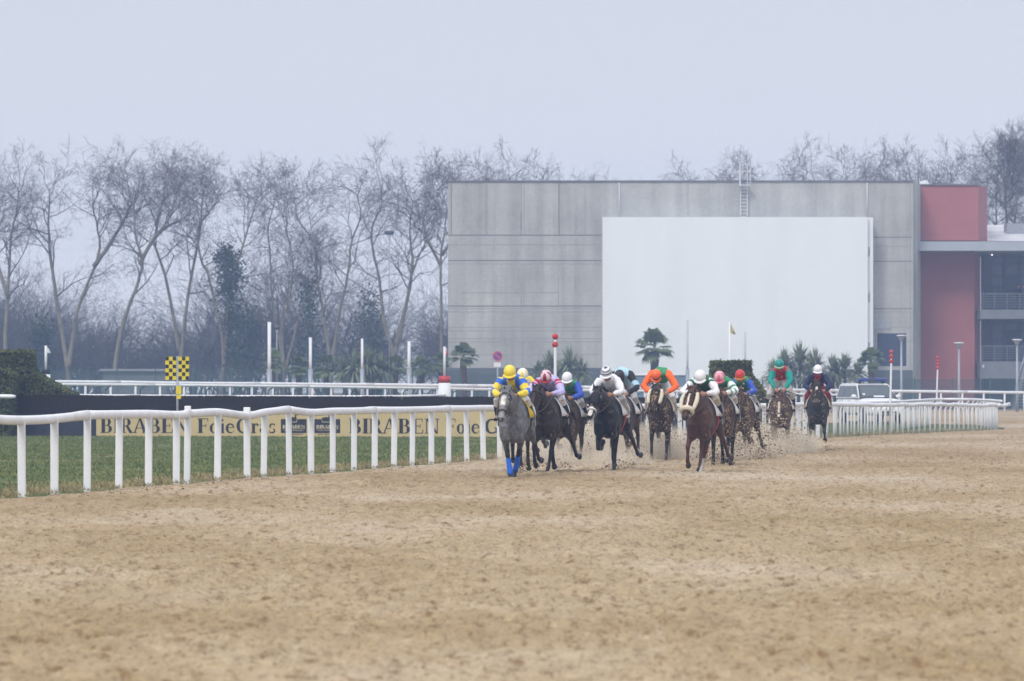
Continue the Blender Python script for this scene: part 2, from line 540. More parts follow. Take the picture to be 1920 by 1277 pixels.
def edge_grass():
    n = 26000
    y = 55 * np.exp(RNG.uniform(0, math.log(165 / 55), n))
    x = XA(y) + RNG.normal(-0.5, 0.6, n)
    ok = x < XA(y) + 0.35
    x, y = x[ok], y[ok]; n = len(x)
    h = 0.06 * RNG.uniform(0.4, 1.5, n); wd = RNG.uniform(0.006, 0.014, n)
    a = RNG.uniform(0, 3.14, n); lean = RNG.normal(0, 0.6, (n, 2)) * h[:, None]
    P = np.stack([x, y], -1); d = np.stack([np.cos(a), np.sin(a)], -1) * wd[:, None]; z = np.full(n, 0.03)
    V = np.stack([np.c_[P - d, z], np.c_[P + d, z], np.c_[P + lean, z + h]], 1).reshape(-1, 3)
    tag(link('dry_grass', np_mesh('dry_grass', V, np.arange(3 * n).reshape(-1, 3)), M['dry_blade']), 'yellowed dry grass along the foot of the white rail', kind='stuff')
edge_grass()

# ================================================================== rails
def gooseneck(H, reach, lat, r, rb=None, dirx=(1, 0)):
    dx, dy = dirx
    P = [(0, 0, -0.15), (0, 0, H * 0.45), (0, 0, H - 0.3)]
    for a in (20, 45, 70, 90):
        P.append((dx * reach * (1 - math.cos(R(a))), dy * reach * (1 - math.cos(R(a))), H - 0.3 + 0.22 * math.sin(R(a))))
    return MB().tube(P, r, rb or r, 8, lat)

def rail_section(P, half_w, half_h, joint=True):
    """a rounded plastic rail through P, a collar at its far end"""
    mb = MB()
    Q = smooth_path(P, 4)
    a = np.linspace(0, 2 * math.pi, 12, endpoint=False)
    mb.tube(Q, half_w, half_h, 12, (0.97, 0.25, 0) if False else (1, 0, 0))
    return mb

def main_rail():
    near_px = [-84, -22, 40, 102, 164, 224, 279, 331, 352, 409, 463, 496, 541, 583, 624, 664, 703, 740, 774, 809, 842, 874, 905]
    mid_px, p, s = [], 905.0, 31.0
    while p + s < 1552:
        p += s; s = max(12.6, s * 0.966); mid_px.append(p)
    far_px = [1559 + 0.1927 * (z - 48) for z in (48, 118, 180, 250, 316, 382, 445, 505, 562, 615, 678, 735, 785, 840, 893, 945, 998, 1050, 1097, 1145, 1195, 1243, 1287, 1330, 1375, 1420, 1460, 1503, 1545, 1580, 1610, 1640, 1665, 1685)]
    f = thing('running_rail', 'long white plastic running rail on slat posts along the near edge of the sand track', 'rail', (0, 0, 0))
    rnd = random.Random(3)
    Hs = lambda Y: float(np.interp(Y, [60, 68, 101, 144, 167.4], [1.37, 1.36, 1.31, 1.2, 1.07]))
    bumps = {331: 0.0, 405: 0.03, 235: 0.03}
    pts = []
    for i, px in enumerate(near_px + mid_px + far_px):
        Y = fenceY(px); X = float(XA(Y)); H = Hs(Y) + rnd.uniform(-0.012, 0.016)
        if px in (463,): H -= 0.05
        if px in (541,): H += 0.03
        if px in (409, 224): H += 0.025
        if px < 1555:
            mb = MB(); wv = 0.062 * rnd.uniform(0.93, 1.05); lean = rnd.uniform(-0.02, 0.02)
            top = H + 0.06 if px in (352, 463) else H - 0.09
            d_, c_ = 0.03, 0.012
            sec = [(-wv, -d_ + c_), (-wv + c_, -d_), (wv - c_, -d_), (wv, -d_ + c_), (wv, d_ - c_), (wv - c_, d_), (-wv + c_, d_), (-wv, d_ - c_)]
            V_ = [(x_ + lx_, y_, z_) for z_, lx_, k_ in ((-0.15, -lean, 1), (top - .012, 0, 1), (top, 0, .85)) for x_, y_ in [(q_[0] * k_, q_[1] * k_) for q_ in sec]]
            mb.add(V_, [tuple(range(7, -1, -1)), tuple(range(16, 24))] + [(i_ * 8 + j_, i_ * 8 + (j_ + 1) % 8, i_ * 8 + 8 + (j_ + 1) % 8, i_ * 8 + 8 + j_) for i_ in (0, 1) for j_ in range(8)])
            o = mb.build('post', M['white_plastic'], f, False, (X, Y, 0))
        else:
            o = gooseneck(H - 0.03, 0.16, (1, 0, 0), 0.036, 0.024, (0.95, -0.3)).build('post', M['white_plastic'], f, True, (X - 0.16, Y, 0))
        pts.append((X, Y, H - 0.085))
    pts.append((19.35, 168.2, 0.97)); pts.append((19.7, 169.0, 1.0))
    i = 0
    while i < len(pts) - 1:
        j = min(len(pts) - 1, i + (4 if i < 24 else 9))
        seg = [np.array(p) for p in pts[i:j + 1]]
        for q in seg[1:-1]: q[2] -= rnd.uniform(0, 0.018)
        Q = smooth_path(seg, 4)
        k = len(Q); sag = np.sin(np.linspace(0, math.pi, k)) * rnd.uniform(-0.01, 0.03)
        Q[:, 2] -= sag
        hh = float(np.interp(Q[0, 1], [60, 101, 167], [0.075, 0.074, 0.070])) * np.ones(k)
        hh[-2:] *= 1.1; hh[0] *= 1.06
        mb = MB().tube(Q, 0.06, hh, 12, (1, 0, 0))
        mb.build('rail', M['white_plastic'], f, True)
        i = j
    return f
main_rail()

def path_rail(name, label, P, spacing, rad, mat_rail, mat_post, reach=0.0, post_r=0.045, side=(0, -1), ground=True, phase=0.3):
    """a rail through P = [(x, y, ztop)], a post every SPACING metres"""
    f = thing(name, label, 'rail')
    Q = smooth_path(P, 8)
    d = np.r_[0, np.cumsum(np.linalg.norm(np.diff(Q[:, :2], axis=0), axis=1))]
    L = d[-1]
    nsec = max(1, int(L / 9))
    for s in range(nsec):
        dd = np.linspace(L * s / nsec, L * (s + 1) / nsec, 12)
        q = np.stack([np.interp(dd, d, Q[:, k]) for k in range(3)], -1)
        q[:, 2] -= rad + 0.015 * np.sin(np.linspace(0, math.pi, 12)) * random.uniform(0.2, 1.2)
        MB().tube(q, rad, rad, 10, (0, 0, 1)).build('rail', mat_rail, f, True)
    t = phase
    while t < L:
        x, y, z = [float(np.interp(t, d, Q[:, k])) for k in range(3)]
        g = gz(x, y)
        H = z - rad - g
        if reach:
            gooseneck(H, reach, (1, 0, 0), post_r, post_r, side).build('post', mat_post, f, True, (x - side[0] * reach, y - side[1] * reach, g))
        else:
            MB().tube([(0, 0, -0.1), (0, 0, H * 0.5), (0, 0, H)], post_r, post_r, 8, (1, 0, 0)).build('post', mat_post, f, True, (x, y, g))
        t += spacing
    return f

B = [(128, 4.4), (140, 8.1), (151.6, 11.4), (160.9, 13.7), (171.4, 15.75), (184.6, 17.9), (192, 19.2), (191, 20.3), (184, 20.4), (176, 19.9), (170, 19.5)]
path_rail('inner_turf_rail', 'white goosenecked rail curving back behind the near rail around the turf', [(x, y, 1.17) for y, x in B], 1.6, 0.055, M['white_plastic'], M['white_plastic'], 0.14, 0.034, (0.9, -0.4))
C_ = [(1990, 735, 266), (1920, 733.5, 262), (1600, 730, 255), (1290, 726, 240), (900, 720.5, 225), (500, 716.5, 210), (110, 712.5, 200), (-60, 711, 196)]
path_rail('outer_track_rail', 'white rail on white posts along the far side of the sand track', [pt(a, b, c) for a, b, c in C_], 1.55, 0.085, M['white_plastic'], M['white_plastic'], 0, 0.055)
E_ = [(1600, 739, 236), (1290, 732, 222), (900, 727, 208), (500, 721.5, 196), (110, 718, 188), (-60, 717, 186)]
path_rail('far_turf_rail', 'white rail hung on dark green goosenecked posts beyond the brush fence', [pt(a, b, c) for a, b, c in E_], 1.9, 0.06, M['white_plastic'], M['green_metal'], 0.35, 0.03, (0.7, -0.7))
D_ = [(46, 738, 152), (250, 739.5, 152), (480, 740.5, 152), (700, 741, 152), (835, 739, 156)]
path_rail('low_turf_rail', 'thin white rail running just behind the brush fence', [pt(a, b, c) for a, b, c in D_], 2.3, 0.045, M['white_plastic'], M['white_plastic'], 0, 0.04)
f = thing('rail_end', 'short fat white rail end beside the clipped hedge', 'rail')
q = [pt(-75, 742, 139), pt(-20, 743, 139), pt(22, 743.5, 139), pt(29, 743.5, 139)]
MB().tube(q, [0.065, 0.065, 0.065, 0.045], None, 10, (0, 0, 1)).build('rail', M['white_plastic'], f, True)
for px in (-14,):
    x = xa(px, 139); MB().tube([(0, 0, 0), (0, 0, 0.7), (0, 0, 1.36)], 0.05, 0.03, 8, (1, 0, 0)).build('post', M['white_plastic'], f, True, (x, 139.1, 0))

# ================================================================== the brush fence, its boards and wings
def leaf_quads(P, size, rng, up=0.3):
    n = len(P)
    nrm = rng.normal(0, 1, (n, 3)); nrm[:, 2] = np.abs(nrm[:, 2]) + up
    nrm /= np.linalg.norm(nrm, axis=1)[:, None]
    a = np.cross(nrm, rng.normal(0, 1, (n, 3))); a /= np.linalg.norm(a, axis=1)[:, None]
    b = np.cross(nrm, a)
    s = (size * rng.uniform(0.6, 1.4, n))[:, None]
    V = np.stack([P - a * s, P - b * s * 0.55, P + a * s, P + b * s * 0.55], 1).reshape(-1, 3)
    return V, np.arange(4 * n).reshape(-1, 4)

M['box_leaf'] = leaf_mat('box_leaf', (0.042, 0.058, 0.018), (0.12, 0.135, 0.042))
M['hedge_core'] = plain('hedge_core', (0.012, 0.016, 0.007), 0.95, 0.3, 6)

bdir = (xa(1335, 143) - xa(21, 147), 143 - 147.0)
def hpt(px):
    """point on the front line of the brush fence seen at photo column px"""
    x0, y0 = xa(21, 147), 147.0
    k = (px - CX) / FPX
    s = (k * y0 - x0) / (bdir[0] - k * bdir[1])
    return x0 + s * bdir[0], y0 + s * bdir[1]
bang = math.atan2(bdir[1], bdir[0])
hx0, hy0 = hpt(21); hx1, hy1 = hpt(1335)
hlen = math.hypot(hx1 - hx0, hy1 - hy0)
def brush_fence():
    f = thing('brush_fence', 'long dark birch brush fence with a navy kick board at its foot', 'fence', (hx0, hy0, 0), bang)
    core = MB(); zt = 1.30
    core.xprism([(0, 0.78), (hlen, 0.78), (hlen, zt - 0.08), (0, zt)], 0.08, 0.75)
    core.build('brush_core', M['brush'], f)
    n = 15000
    x = RNG.uniform(0, hlen, n); y = RNG.uniform(0.02, 0.8, n); top = 1.42 - 0.1 * x / hlen + 0.035 * (vnoise(x * 1.6, x * 0, 3) - 0.5) + RNG.normal(0, 0.012, n)
    front = RNG.random(n) < 0.6
    y[front] = RNG.uniform(0.0, 0.09, front.sum())
    z0 = np.where(front, RNG.uniform(0.76, 1.2, n), 1.1)
    z1 = np.where(front, np.minimum(z0 + RNG.uniform(0.15, 0.5, n), top), top)
    wv = RNG.uniform(0.006, 0.013, n); dx = RNG.normal(0, 0.035, n)
    V = np.stack([np.c_[x - wv, y, z0], np.c_[x + wv, y, z0], np.c_[x + dx + wv * .6, y - 0.02, z1], np.c_[x + dx - wv * .6, y - 0.02, z1]], 1).reshape(-1, 3)
    link('brush', np_mesh('brush', V, np.arange(4 * n).reshape(-1, 4)), M['brush'], f)
    MB().box(0.0, hlen, -0.06, 0.7, -0.1, 0.765).build('kick_board', M['navy_board'], f)
    mb = MB()
    for i in range(14): mb.ball((0.35 + i * hlen / 14, -0.065, 0.52), (0.02, 0.012, 0.02), 8, 6)
    mb.build('bolts', M['grey_metal'], f)
M['brush'] = plain('brush', (0.026, 0.018, 0.016), 0.9, 0.4, 9, spec=0.15, stretch=(3, 3, 0.5))
M['navy_board'] = plain('navy_board', (0.014, 0.02, 0.035), 0.6, 0.2, 3)
brush_fence()

def hedge(label, outline, Y, depth, n, leaf=0.05):
    """outline in photo columns and rows at distance Y"""
    cx0 = xa(sum(p[0] for p in outline) / len(outline), Y)
    f = thing('hedge', label, 'hedge', (cx0, Y, 0))
    O = [(xa(a, Y) - cx0, max(-0.1, za(b, Y))) for a, b in outline]
    s = 0.985
    mz = sum(p[1] for p in O) / len(O); mx = sum(p[0] for p in O) / len(O)
    MB().xprism([(mx + (x - mx) * s, mz + (z - mz) * s) for x, z in O][::-1], 0.06, depth - 0.06).build('hedge_core', M['hedge_core'], f)
    A = np.array(O)
    def inside(P):
        r = np.zeros(len(P), bool); j = len(A) - 1
        for i in range(len(A)):
            c = (A[i, 1] > P[:, 1]) != (A[j, 1] > P[:, 1])
            xx = (A[j, 0] - A[i, 0]) * (P[:, 1] - A[i, 1]) / (A[j, 1] - A[i, 1] + 1e-9) + A[i, 0]
            r ^= c & (P[:, 0] < xx); j = i
        return r
    lo, hi = A.min(0), A.max(0)
    P = RNG.uniform(lo, hi, (n * 2, 2)); P = P[inside(P)]
    fr = np.c_[P[:, 0], RNG.normal(0.0, 0.03, len(P)), P[:, 1]]
    per = []
    for i in range(len(A)):
        a, b = A[i], A[(i + 1) % len(A)]
        k = int(np.linalg.norm(b - a) * depth * n / 14)
        t = RNG.random(k)[:, None]
        e = a + (b - a) * t + RNG.normal(0, 0.028, (k, 2))
        per.append(np.c_[e[:, 0], RNG.uniform(0, depth, k), e[:, 1]])
    V, F = leaf_quads(np.vstack([fr] + per), leaf, RNG)
    link('leaves', np_mesh('leaves', V, F), M['box_leaf'], f)
    return f
hedge('clipped dark green hedge wing stepping down at the open end of the brush fence', [(-90, 830), (-90, 659), (55, 659), (55, 692), (64, 700), (98, 720), (138, 741), (150, 830)], 147.9, 1.9, 9000)
hedge('clipped hedge block standing beside the fat rail end', [(-90, 840), (-90, 694), (8, 694), (20, 700), (21, 840)], 145.4, 2.2, 3500)
hedge('tall clipped green hedge wing behind the rider in the red cap', [(1349, 830), (1352, 708), (1337, 706), (1337, 679), (1408, 679), (1409, 703), (1428, 726), (1446, 748), (1452, 830)], 143.6, 1.9, 7000)

# ---- serif lettering -------------------------------------------------
def arc(cx, cz, rx, rz, a0, a1, t0, t1, n=14):
    """crescent stroke: thickness t0 at the ends, t1 in the middle"""
    out = []
    for i in range(n):
        a, b = [R(a0 + (a1 - a0) * k / n) for k in (i, i + 1)]
        ta, tb = [t0 + (t1 - t0) * math.sin(math.pi * k / n) for k in (i, i + 1)]
        out.append([(cx + rx * math.cos(a), cz + rz * math.sin(a)), (cx + rx * math.cos(b), cz + rz * math.sin(b)),
                    (cx + (rx - tb) * math.cos(b), cz + (rz - min(tb, .1)) * math.sin(b)), (cx + (rx - ta) * math.cos(a), cz + (rz - min(ta, .1)) * math.sin(a))])
    return out
def rc(x0, x1, z0, z1): return [(x0, z0), (x1, z0), (x1, z1), (x0, z1)]
def stem(x, w=0.215, h=1.0, s=0.07): return [rc(x, x + w, 0, h), rc(x - s, x + w + s, 0, 0.045), rc(x - s, x + w + s, h - 0.045, h)]
GL = {
 'B': (stem(.1) + [rc(.2, .42, .955, 1), rc(.2, .42, .5, .545), rc(.2, .44, 0, .045)] + arc(.42, .75, .26, .25, -90, 90, .045, .20) + arc(.44, .27, .3, .272, -90, 90, .045, .21), .80),
 'I': (stem(.1), .40),
 'R': (stem(.1) + [rc(.2, .42, .955, 1), rc(.2, .42, .47, .515)] + arc(.42, .735, .27, .265, -90, 90, .045, .21) + [[(.36, .49), (.54, .49), (.82, 0), (.62, 0)], rc(.6, .88, 0, .045)], .86),
 'A': ([[(.02, 0), (.10, 0), (.42, 1), (.36, 1)], [(.34, 1), (.46, 1), (.82, 0), (.60, 0)], rc(-.03, .2, 0, .045), rc(.54, .9, 0, .045), rc(.2, .6, .31, .355)], .88),
 'E': (stem(.1) + [rc(.2, .68, .955, 1), rc(.2, .55, .48, .525), rc(.2, .7, 0, .045), [(.62, 1), (.68, 1), (.68, .76), (.655, .76)], [(.64, 0), (.7, 0), (.73, .28), (.7, .28)], rc(.52, .555, .38, .63)], .80),
 'F': (stem(.1) + [rc(.2, .68, .955, 1), rc(.2, .55, .48, .525), [(.62, 1), (.68, 1), (.68, .76), (.655, .76)], rc(.52, .555, .38, .63)], .74),
 'N': ([rc(.1, .155, 0, 1), rc(.02, .24, 0, .045), rc(.0, .2, .955, 1), [(.08, 1), (.28, 1), (.80, 0), (.68, 0)], rc(.735, .79, 0, 1), rc(.64, .88, .955, 1)], .92),
 'G': (arc(.45, .5, .42, .51, 50, 318, .05, .21, 22) + [rc(.66, .82, .05, .42), rc(.58, .9, .38, .425), [(.72, .7), (.76, .7), (.76, 1), (.7, .93)]], .94),
 'o': (arc(.3, .33, .27, .34, -90, 90, .045, .17) + arc(.3, .33, .27, .34, 90, 270, .045, .17), .62),
 'i': ([rc(.09, .27, 0, .66), rc(.03, .31, 0, .045), rc(.03, .17, .62, .66)] + [arcs for arcs in arc(.17, .88, .085, .085, 0, 360, .084, .084)], .36),
 'e': (arc(.3, .33, .27, .34, 60, 300, .05, .17, 16) + arc(.3, .4, .25, .27, 0, 90, .045, .1) + [rc(.07, .56, .36, .405), [(.42, .02), (.46, .05), (.56, .18), (.52, .19)]], .60),
 'r': ([rc(.09, .27, 0, .66), rc(.03, .34, 0, .045), rc(.03, .17, .62, .66)] + arc(.38, .48, .17, .19, 60, 170, .04, .08) + arc(.44, .56, .07, .07, 0, 360, .069, .069), .52),
 'a': (arc(.26, .46, .2, .21, 20, 160, .04, .06) + [rc(.34, .47, .05, .52), [(.36, .0), (.58, .0), (.58, .04), (.44, .1)]] + arc(.24, .19, .2, .2, 60, 320, .05, .11), .60),
 's': (arc(.25, .5, .18, .175, 20, 250, .04, .1) + arc(.25, .165, .2, .175, -160, 75, .04, .11) + [rc(.06, .09, .02, .2), rc(.39, .42, .48, .64)], .50),
 ' ': ([], .42),
}
def lettering(name, text, x0, x1, z0, cap, y, mat, parent):
    """letters set between x0 and x1, standing 6 mm proud of the board"""
    adv = sum(GL[c][1] for c in text)
    kx = (x1 - x0) / adv
    mb = MB(); x = x0; k = 0
    for c in text:
        for poly in GL[c][0]:
            yy = y - 0.006 - 0.0004 * (k % 9); k += 1
            q = [(x + px * kx, z0 + pz * cap) for px, pz in poly]
            area = sum(q[i][0] * q[(i + 1) % 4][1] - q[(i + 1) % 4][0] * q[i][1] for i in range(4))
            if area < 0: q = q[::-1]
            mb.xprism(q, yy, y)
        x += GL[c][1] * kx
    return mb.build(name, mat, parent)

def small_text(name, body, x, z, size, y, mat, parent):
    cu = bpy.data.curves.new(name, 'FONT'); cu.body = body; cu.size = size; cu.align_x = 'CENTER'; cu.extrude = 0.002
    tmp = bpy.data.objects.new(name + '_tmp', cu); COL.objects.link(tmp)
    bpy.context.view_layer.update()
    me = bpy.data.meshes.new_from_object(tmp.evaluated_get(bpy.context.evaluated_depsgraph_get()))
    bpy.data.objects.remove(tmp)
    me.transform(Matrix.Translation((x, y, z)) @ Matrix.Rotation(R(90), 4, 'X'))
    me.name = name
    return link(name, me, mat, parent)

M['board_tan'] = plain('board_tan', (0.50, 0.40, 0.20), 0.55, 0.06, 2, dirt=((0.3, 0.25, 0.15), 0.3))
M['ink'] = plain('ink', (0.012, 0.012, 0.02), 0.5, 0.1, 5)
M['cream'] = plain('cream', (0.62, 0.55, 0.38), 0.6, 0.06, 5)
def hloc(px):
    x, y = hpt(px); return math.hypot(x - hx0, y - hy0)
def ad_board(label, px0, px1, words, logo):
    x0, x1 = hloc(px0), hloc(px1); w_ = x1 - x0
    ox, oy = hx0 + bdir[0] / math.hypot(*bdir) * x0 + 0.11 * math.sin(bang), hy0 + bdir[1] / math.hypot(*bdir) * x0 - 0.11 * math.cos(bang)
    f = thing('advertising_board', label, 'board', (ox, oy, 0), bang, 'boards along the brush fence')
    L = lambda px: hloc(px) - x0
    k = 145 / FPX
    zb, zt = za(819.5, 145), za(771, 145)
    MB().box(0, w_, 0, 0.035, zb, zt).build('panel', M['board_tan'], f)
    for text, a, b in words:
        cap = 0.5
        lettering('lettering', text, L(a), L(b), za(812.5, 145), cap, 0, M['ink'], f)
    la, lb = L(logo[0]), L(logo[1]); lw = lb - la
    z0, z1 = za(812, 145), za(786, 145)
    lg = MB().box(la, lb, -0.008, 0, z0, z1)
    mx = (la + lb) / 2 - 0.02
    lg.xprism([(mx - .17, z1 - .02), (mx + .12, z1 - .02), (mx + .12, z1 + .05), (mx - .02, z1 + .075), (mx - .17, z1 + .045)], -0.0075, 0)
    nk = [(mx + .10, -.006, z1 + .02), (mx + .085, -.006, z1 + .09), (mx + .07, -.006, z1 + .13), (mx + .10, -.006, z1 + .16), (mx + .15, -.006, z1 + .145), (mx + .18, -.006, z1 + .125)]
    lg.tube(smooth_path(nk, 3), np.interp(np.arange(16), [0, 5, 10, 15], [.03, .018, .024, .006]), 0.004, 8, (1, 0, 0.3))
    lo = lg.build('logo', M['ink'], f)
    ln = MB()
    for q in ([(mx - .17, z1 - .02), (mx - .15, z1 - .1), (mx + .12, z1 - .1), (mx + .14, z1 - .01)],):
        for (a, b), (c, d) in zip(q, q[1:]):
            ln.tube([(a, -0.012, b), (c, -0.012, d)], 0.008, 0.004, 6, (0, 0, 1) if abs(d - b) < .02 else (1, 0, 0))
    ln.box(la + .05, lb - .05, -0.012, -0.0085, z0 + .135, z0 + .146)
    ln.build('logo_line', M['cream'], lo)
    lettering('logo_lettering', 'BIRABEN', la + .06, lb - .05, z0 + .165, 0.105, -0.008, M['cream'], lo)
    small_text('logo_small_lettering', 'terroirs du Sud-Ouest depuis', (la + lb) / 2, z0 + .07, 0.056, -0.012, M['cream'], lo)
    small_text('web_lettering', 'www.biraben.fr', (la + lb) / 2, z0 - .07, 0.105, -0.004, M['ink'], f)
ad_board('tan advertising board with its black square logo after the words', 182, 582, [('BIRABEN', 189, 356), ('Foie', 371, 442), ('Gras', 444, 519)], (528, 576))
ad_board('tan advertising board starting with a black square logo before the words', 583, 1030, [('BIRABEN', 655, 826), ('Foie', 836, 901), ('Gras', 909, 990)], (591, 639))

# ================================================================== markers, flags, signs
def ball_pole(label, px, Y, tops, r, lean=0.0):
    x = xa(px, Y); g = gz(x, Y)
    f = thing('marker_pole', label, 'marker pole', (x, Y, g), 0, 'marker poles with red balls')
    zt = za(tops[-1], Y) - g
    MB().tube([(-lean, 0, -0.1), (-lean / 2, 0, zt / 2), (0, 0, zt), (0, 0, za(tops[0], Y) - g)], [0.04, 0.04, 0.034, 0.014], None, 10, (1, 0, 0)).build('pole', M['white_paint'], f, True)
    for py in tops: MB().ball((0, 0, za(py, Y) - g), r, 14, 10).build('ball', M['red_paint'], f, True)
ball_pole('white marker pole topped by two red balls', 1041, fenceY(1041) - 0.1, [631, 646], 0.078)
ball_pole('white marker pole topped by three red balls by the white car', 1671, fenceY(1669) - 0.12, [660, 668.7, 677.5], 0.074, 0.05)
ball_pole('white marker pole topped by four small red balls', 1758, 191.5, [671, 677.4, 683.8, 690.2], 0.074, 0.07)

M['flag_red'] = plain('flag_red', (0.45, 0.04, 0.05), 0.8, 0.1, 6)
M['flag_tan'] = plain('flag_tan', (0.42, 0.36, 0.2), 0.8, 0.1, 6)
def cloth(pts, y, nx_=8):
    """a hanging pennant: quad corners a b c d, rippled"""
    a, b, c, d = [np.array(p, float) for p in pts]
    mb = MB(); V = []
    for i in range(nx_ + 1):
        u_ = i / nx_
        for j in range(5):
            v_ = j / 4
            p = (a * (1 - u_) + b * u_) * (1 - v_) + (d * (1 - u_) + c * u_) * v_
            V.append((p[0], y + 0.05 * math.sin(u_ * 7 + v_ * 2) * u_, p[1]))
    F = [(i * 5 + j, (i + 1) * 5 + j, (i + 1) * 5 + j + 1, i * 5 + j + 1) for i in range(nx_) for j in range(4)]
    return mb.add(V, F)
def flag_post(label, px, Y, top, base_rows, cols, flag_pts, base_px, twotone):
    x = xa(px, Y); g = gz(x, Y); k = Y / FPX
    f = thing('flag_post', label, 'flag post', (x, Y, g))
    zz = lambda py: za(py, Y) - g
    rt, rb = base_px[0] * k / 2, base_px[1] * k / 2
    z0, z1, z2 = 0, zz(base_rows[1]), zz(base_rows[0])
    rm = rt + (rb - rt) * (z2 - z1) / max(z2 - 0.0, .1)
    MB().tube([(0, 0, z0 - .05), (0, 0, z1)], [rb * 1.1, rm], None, 20, (1, 0, 0)).build('base', M['white_paint'], f, True)
    MB().tube([(0, 0, z1 + .002), (0, 0, z2)], [rm, rt], None, 20, (1, 0, 0)).build('collar', M[cols], f, True)
    MB().tube([(0, 0, z2 - .05), (0, 0, zz(top) / 2 + z2 / 2), (0, 0, zz(top))], 0.055, None, 8, (1, 0, 0)).build('pole', M['white_paint'], f, True)
    for m_, q in flag_pts:
        cloth([((a - px) * k, zz(b)) for a, b in q], -0.01).build('flag', M[m_], f, True)
flag_post('red and white flag on a pole rising from a red topped white cone', 833.5, 187, 650, (705, 718), 'red_paint', [('white_paint', [(834, 651), (838, 654), (838, 664), (834, 664)]), ('flag_red', [(837, 655), (841, 663), (840, 667), (836, 664)])], (21, 26), True)
flag_post('pale flag on a pole rising from a black topped white drum', 86, 187, 648, (693, 702), 'cloth_black', [('cloth_white', [(87, 650), (92, 654), (95, 662), (87, 662)])], (16, 20), True)
def plain_flag():
    Y, px = 147, 1368; x = xa(px, Y); k = Y / FPX
    f = thing('flagpole', 'thin white pole with a small tan pennant above the hedge', 'flag post', (x, Y, 0))
    MB().tube([(0, 0, 0), (0, 0, 2), (0, 0, za(604, Y))], 0.03, None, 8, (1, 0, 0)).build('pole', M['white_paint'], f, True)
    cloth([(.02, za(604, Y)), (11 * k, za(626, Y)), (10 * k, za(628, Y)), (.02, za(624, Y))], 0).build('flag', M['flag_tan'], f, True)
plain_flag()

def checker_sign():
    Y, px = 126.0, 332.5; x = xa(px, Y); k = Y / FPX
    f = thing('checker_sign', 'pair of yellow and black chequered panels on a grey pole', 'sign', (x, Y, 0))
    MB().tube([(0, 0.03, -.1), (0, .03, 1.2), (0, .03, za(668, Y))], 2.2 * k, 0.025, 8, (1, 0, 0)).build('pole', M['grey_metal'], f, True)
    for s, (a, b) in enumerate(((310, 330.5), (334.5, 354.5))):
        x0, x1, z0, z1 = (a - px) * k, (b - px) * k, za(712.5, Y), za(669, Y)
        p = MB().box(x0, x1, -.012, .004, z0, z1).build('panel', M['sign_yellow'], f)
        mb = MB(); cw, ch = (x1 - x0) / 3, (z1 - z0) / 6
        for i in range(3):
            for j in range(6):
                if (i + j + s) % 2 == 1:
                    mb.box(x0 + cw * (i + .03), x0 + cw * (i + .97), -.016, -.0125, z0 + ch * (j + .03), z0 + ch * (j + .97))
        mb.build('chequers', M['ink'], p)
    for a, b, c, d in ((330, 340, 724, 739), (331, 339.5, 740.5, 748)):
        p = MB().box((a - px) * k, (b - px) * k, -.012, -.004, za(d, Y), za(c, Y)).build('small_plate', M['sign_yellow'], f)
M['sign_yellow'] = plain('sign_yellow', (0.70, 0.55, 0.015), 0.5, 0.05, 3)
checker_sign()

def no_parking():
    Y, px = 276, 933; x = xa(px, Y); k = Y / FPX; g = gz(x, Y)
    f = thing('parking_sign', 'round red and blue no parking sign over a small plate', 'sign', (x, Y, g))
    zz = lambda p: za(p, Y) - g
    MB().tube([(0, 0.03, 0), (0, .03, 1.5), (0, .03, zz(662))], 0.05, None, 8, (1, 0, 0)).build('pole', M['grey_metal'], f, True)
    def disc(r0, y0, y1): return MB().tube([(0, y0, zz(668)), (0, y1, zz(668))], r0, None, 28, (1, 0, 0))
    disc(9.3 * k, 0, -.02).build('rim', M['sign_red'], f)
    d = disc(6.8 * k, -.021, -.03).build('disc', M['sign_blue'], f)
    s = 6.4 * k
    MB().xprism([(-s * .7 - .05, zz(668) + s * .7 - .05), (s * .7 - .05, zz(668) - s * .7 - .05), (s * .7 + .05, zz(668) - s * .7 + .05), (-s * .7 + .05, zz(668) + s * .7 + .05)][::-1], -.034, -.0305).build('bar', M['sign_red'], d)
    MB().box(-7 * k, 6 * k, -.02, 0, zz(688), zz(680)).build('small_plate', M['white_paint'], f)
M['sign_red'] = plain('sign_red', (0.5, 0.04, 0.05), 0.5, 0.05, 3)
M['sign_blue'] = plain('sign_blue', (0.03, 0.07, 0.35), 0.5, 0.05, 3)
no_parking()

for px, top, wd, lab in ((505, 604, 6.5, 'tallest thick white pole before the bare trees'), (582, 633, 5.6, 'white pole just to the right of the tallest white pole'), (679, 635, 4.6, 'slim white pole rising out of the bushy palms'), (767, 640, 5.6, 'white pole standing nearest the red topped flag cone'), (1289, 601, 4.0, 'thin white pole against the white wall beside the lone fan palm'), (1397, 622, 4.0, 'thin white pole against the white wall above the tall hedge wing')):
    Y = 258.0 if px < 1000 else 274.0
    k = Y / FPX; x = xa(px, Y); g = gz(x, Y)
    f = thing('white_pole', lab, 'pole', (x, Y, g), 0, 'tall white poles beyond the track')
    zt = za(top, Y) - g; zs = za(692, Y) - g
    MB().tube([(0, 0, zs), (0, 0, zs + .5), (0, 0, zt)], wd * k / 2, None, 10, (1, 0, 0)).build('pole', M['white_paint' if px < 1000 else 'zinc'], f, True)
    MB().tube([(0, 0, -.1), (0, 0, .5), (0, 0, zs)], wd * k / 2 + .05, None, 10, (1, 0, 0)).build('sleeve', M['grey_metal'], f, True)

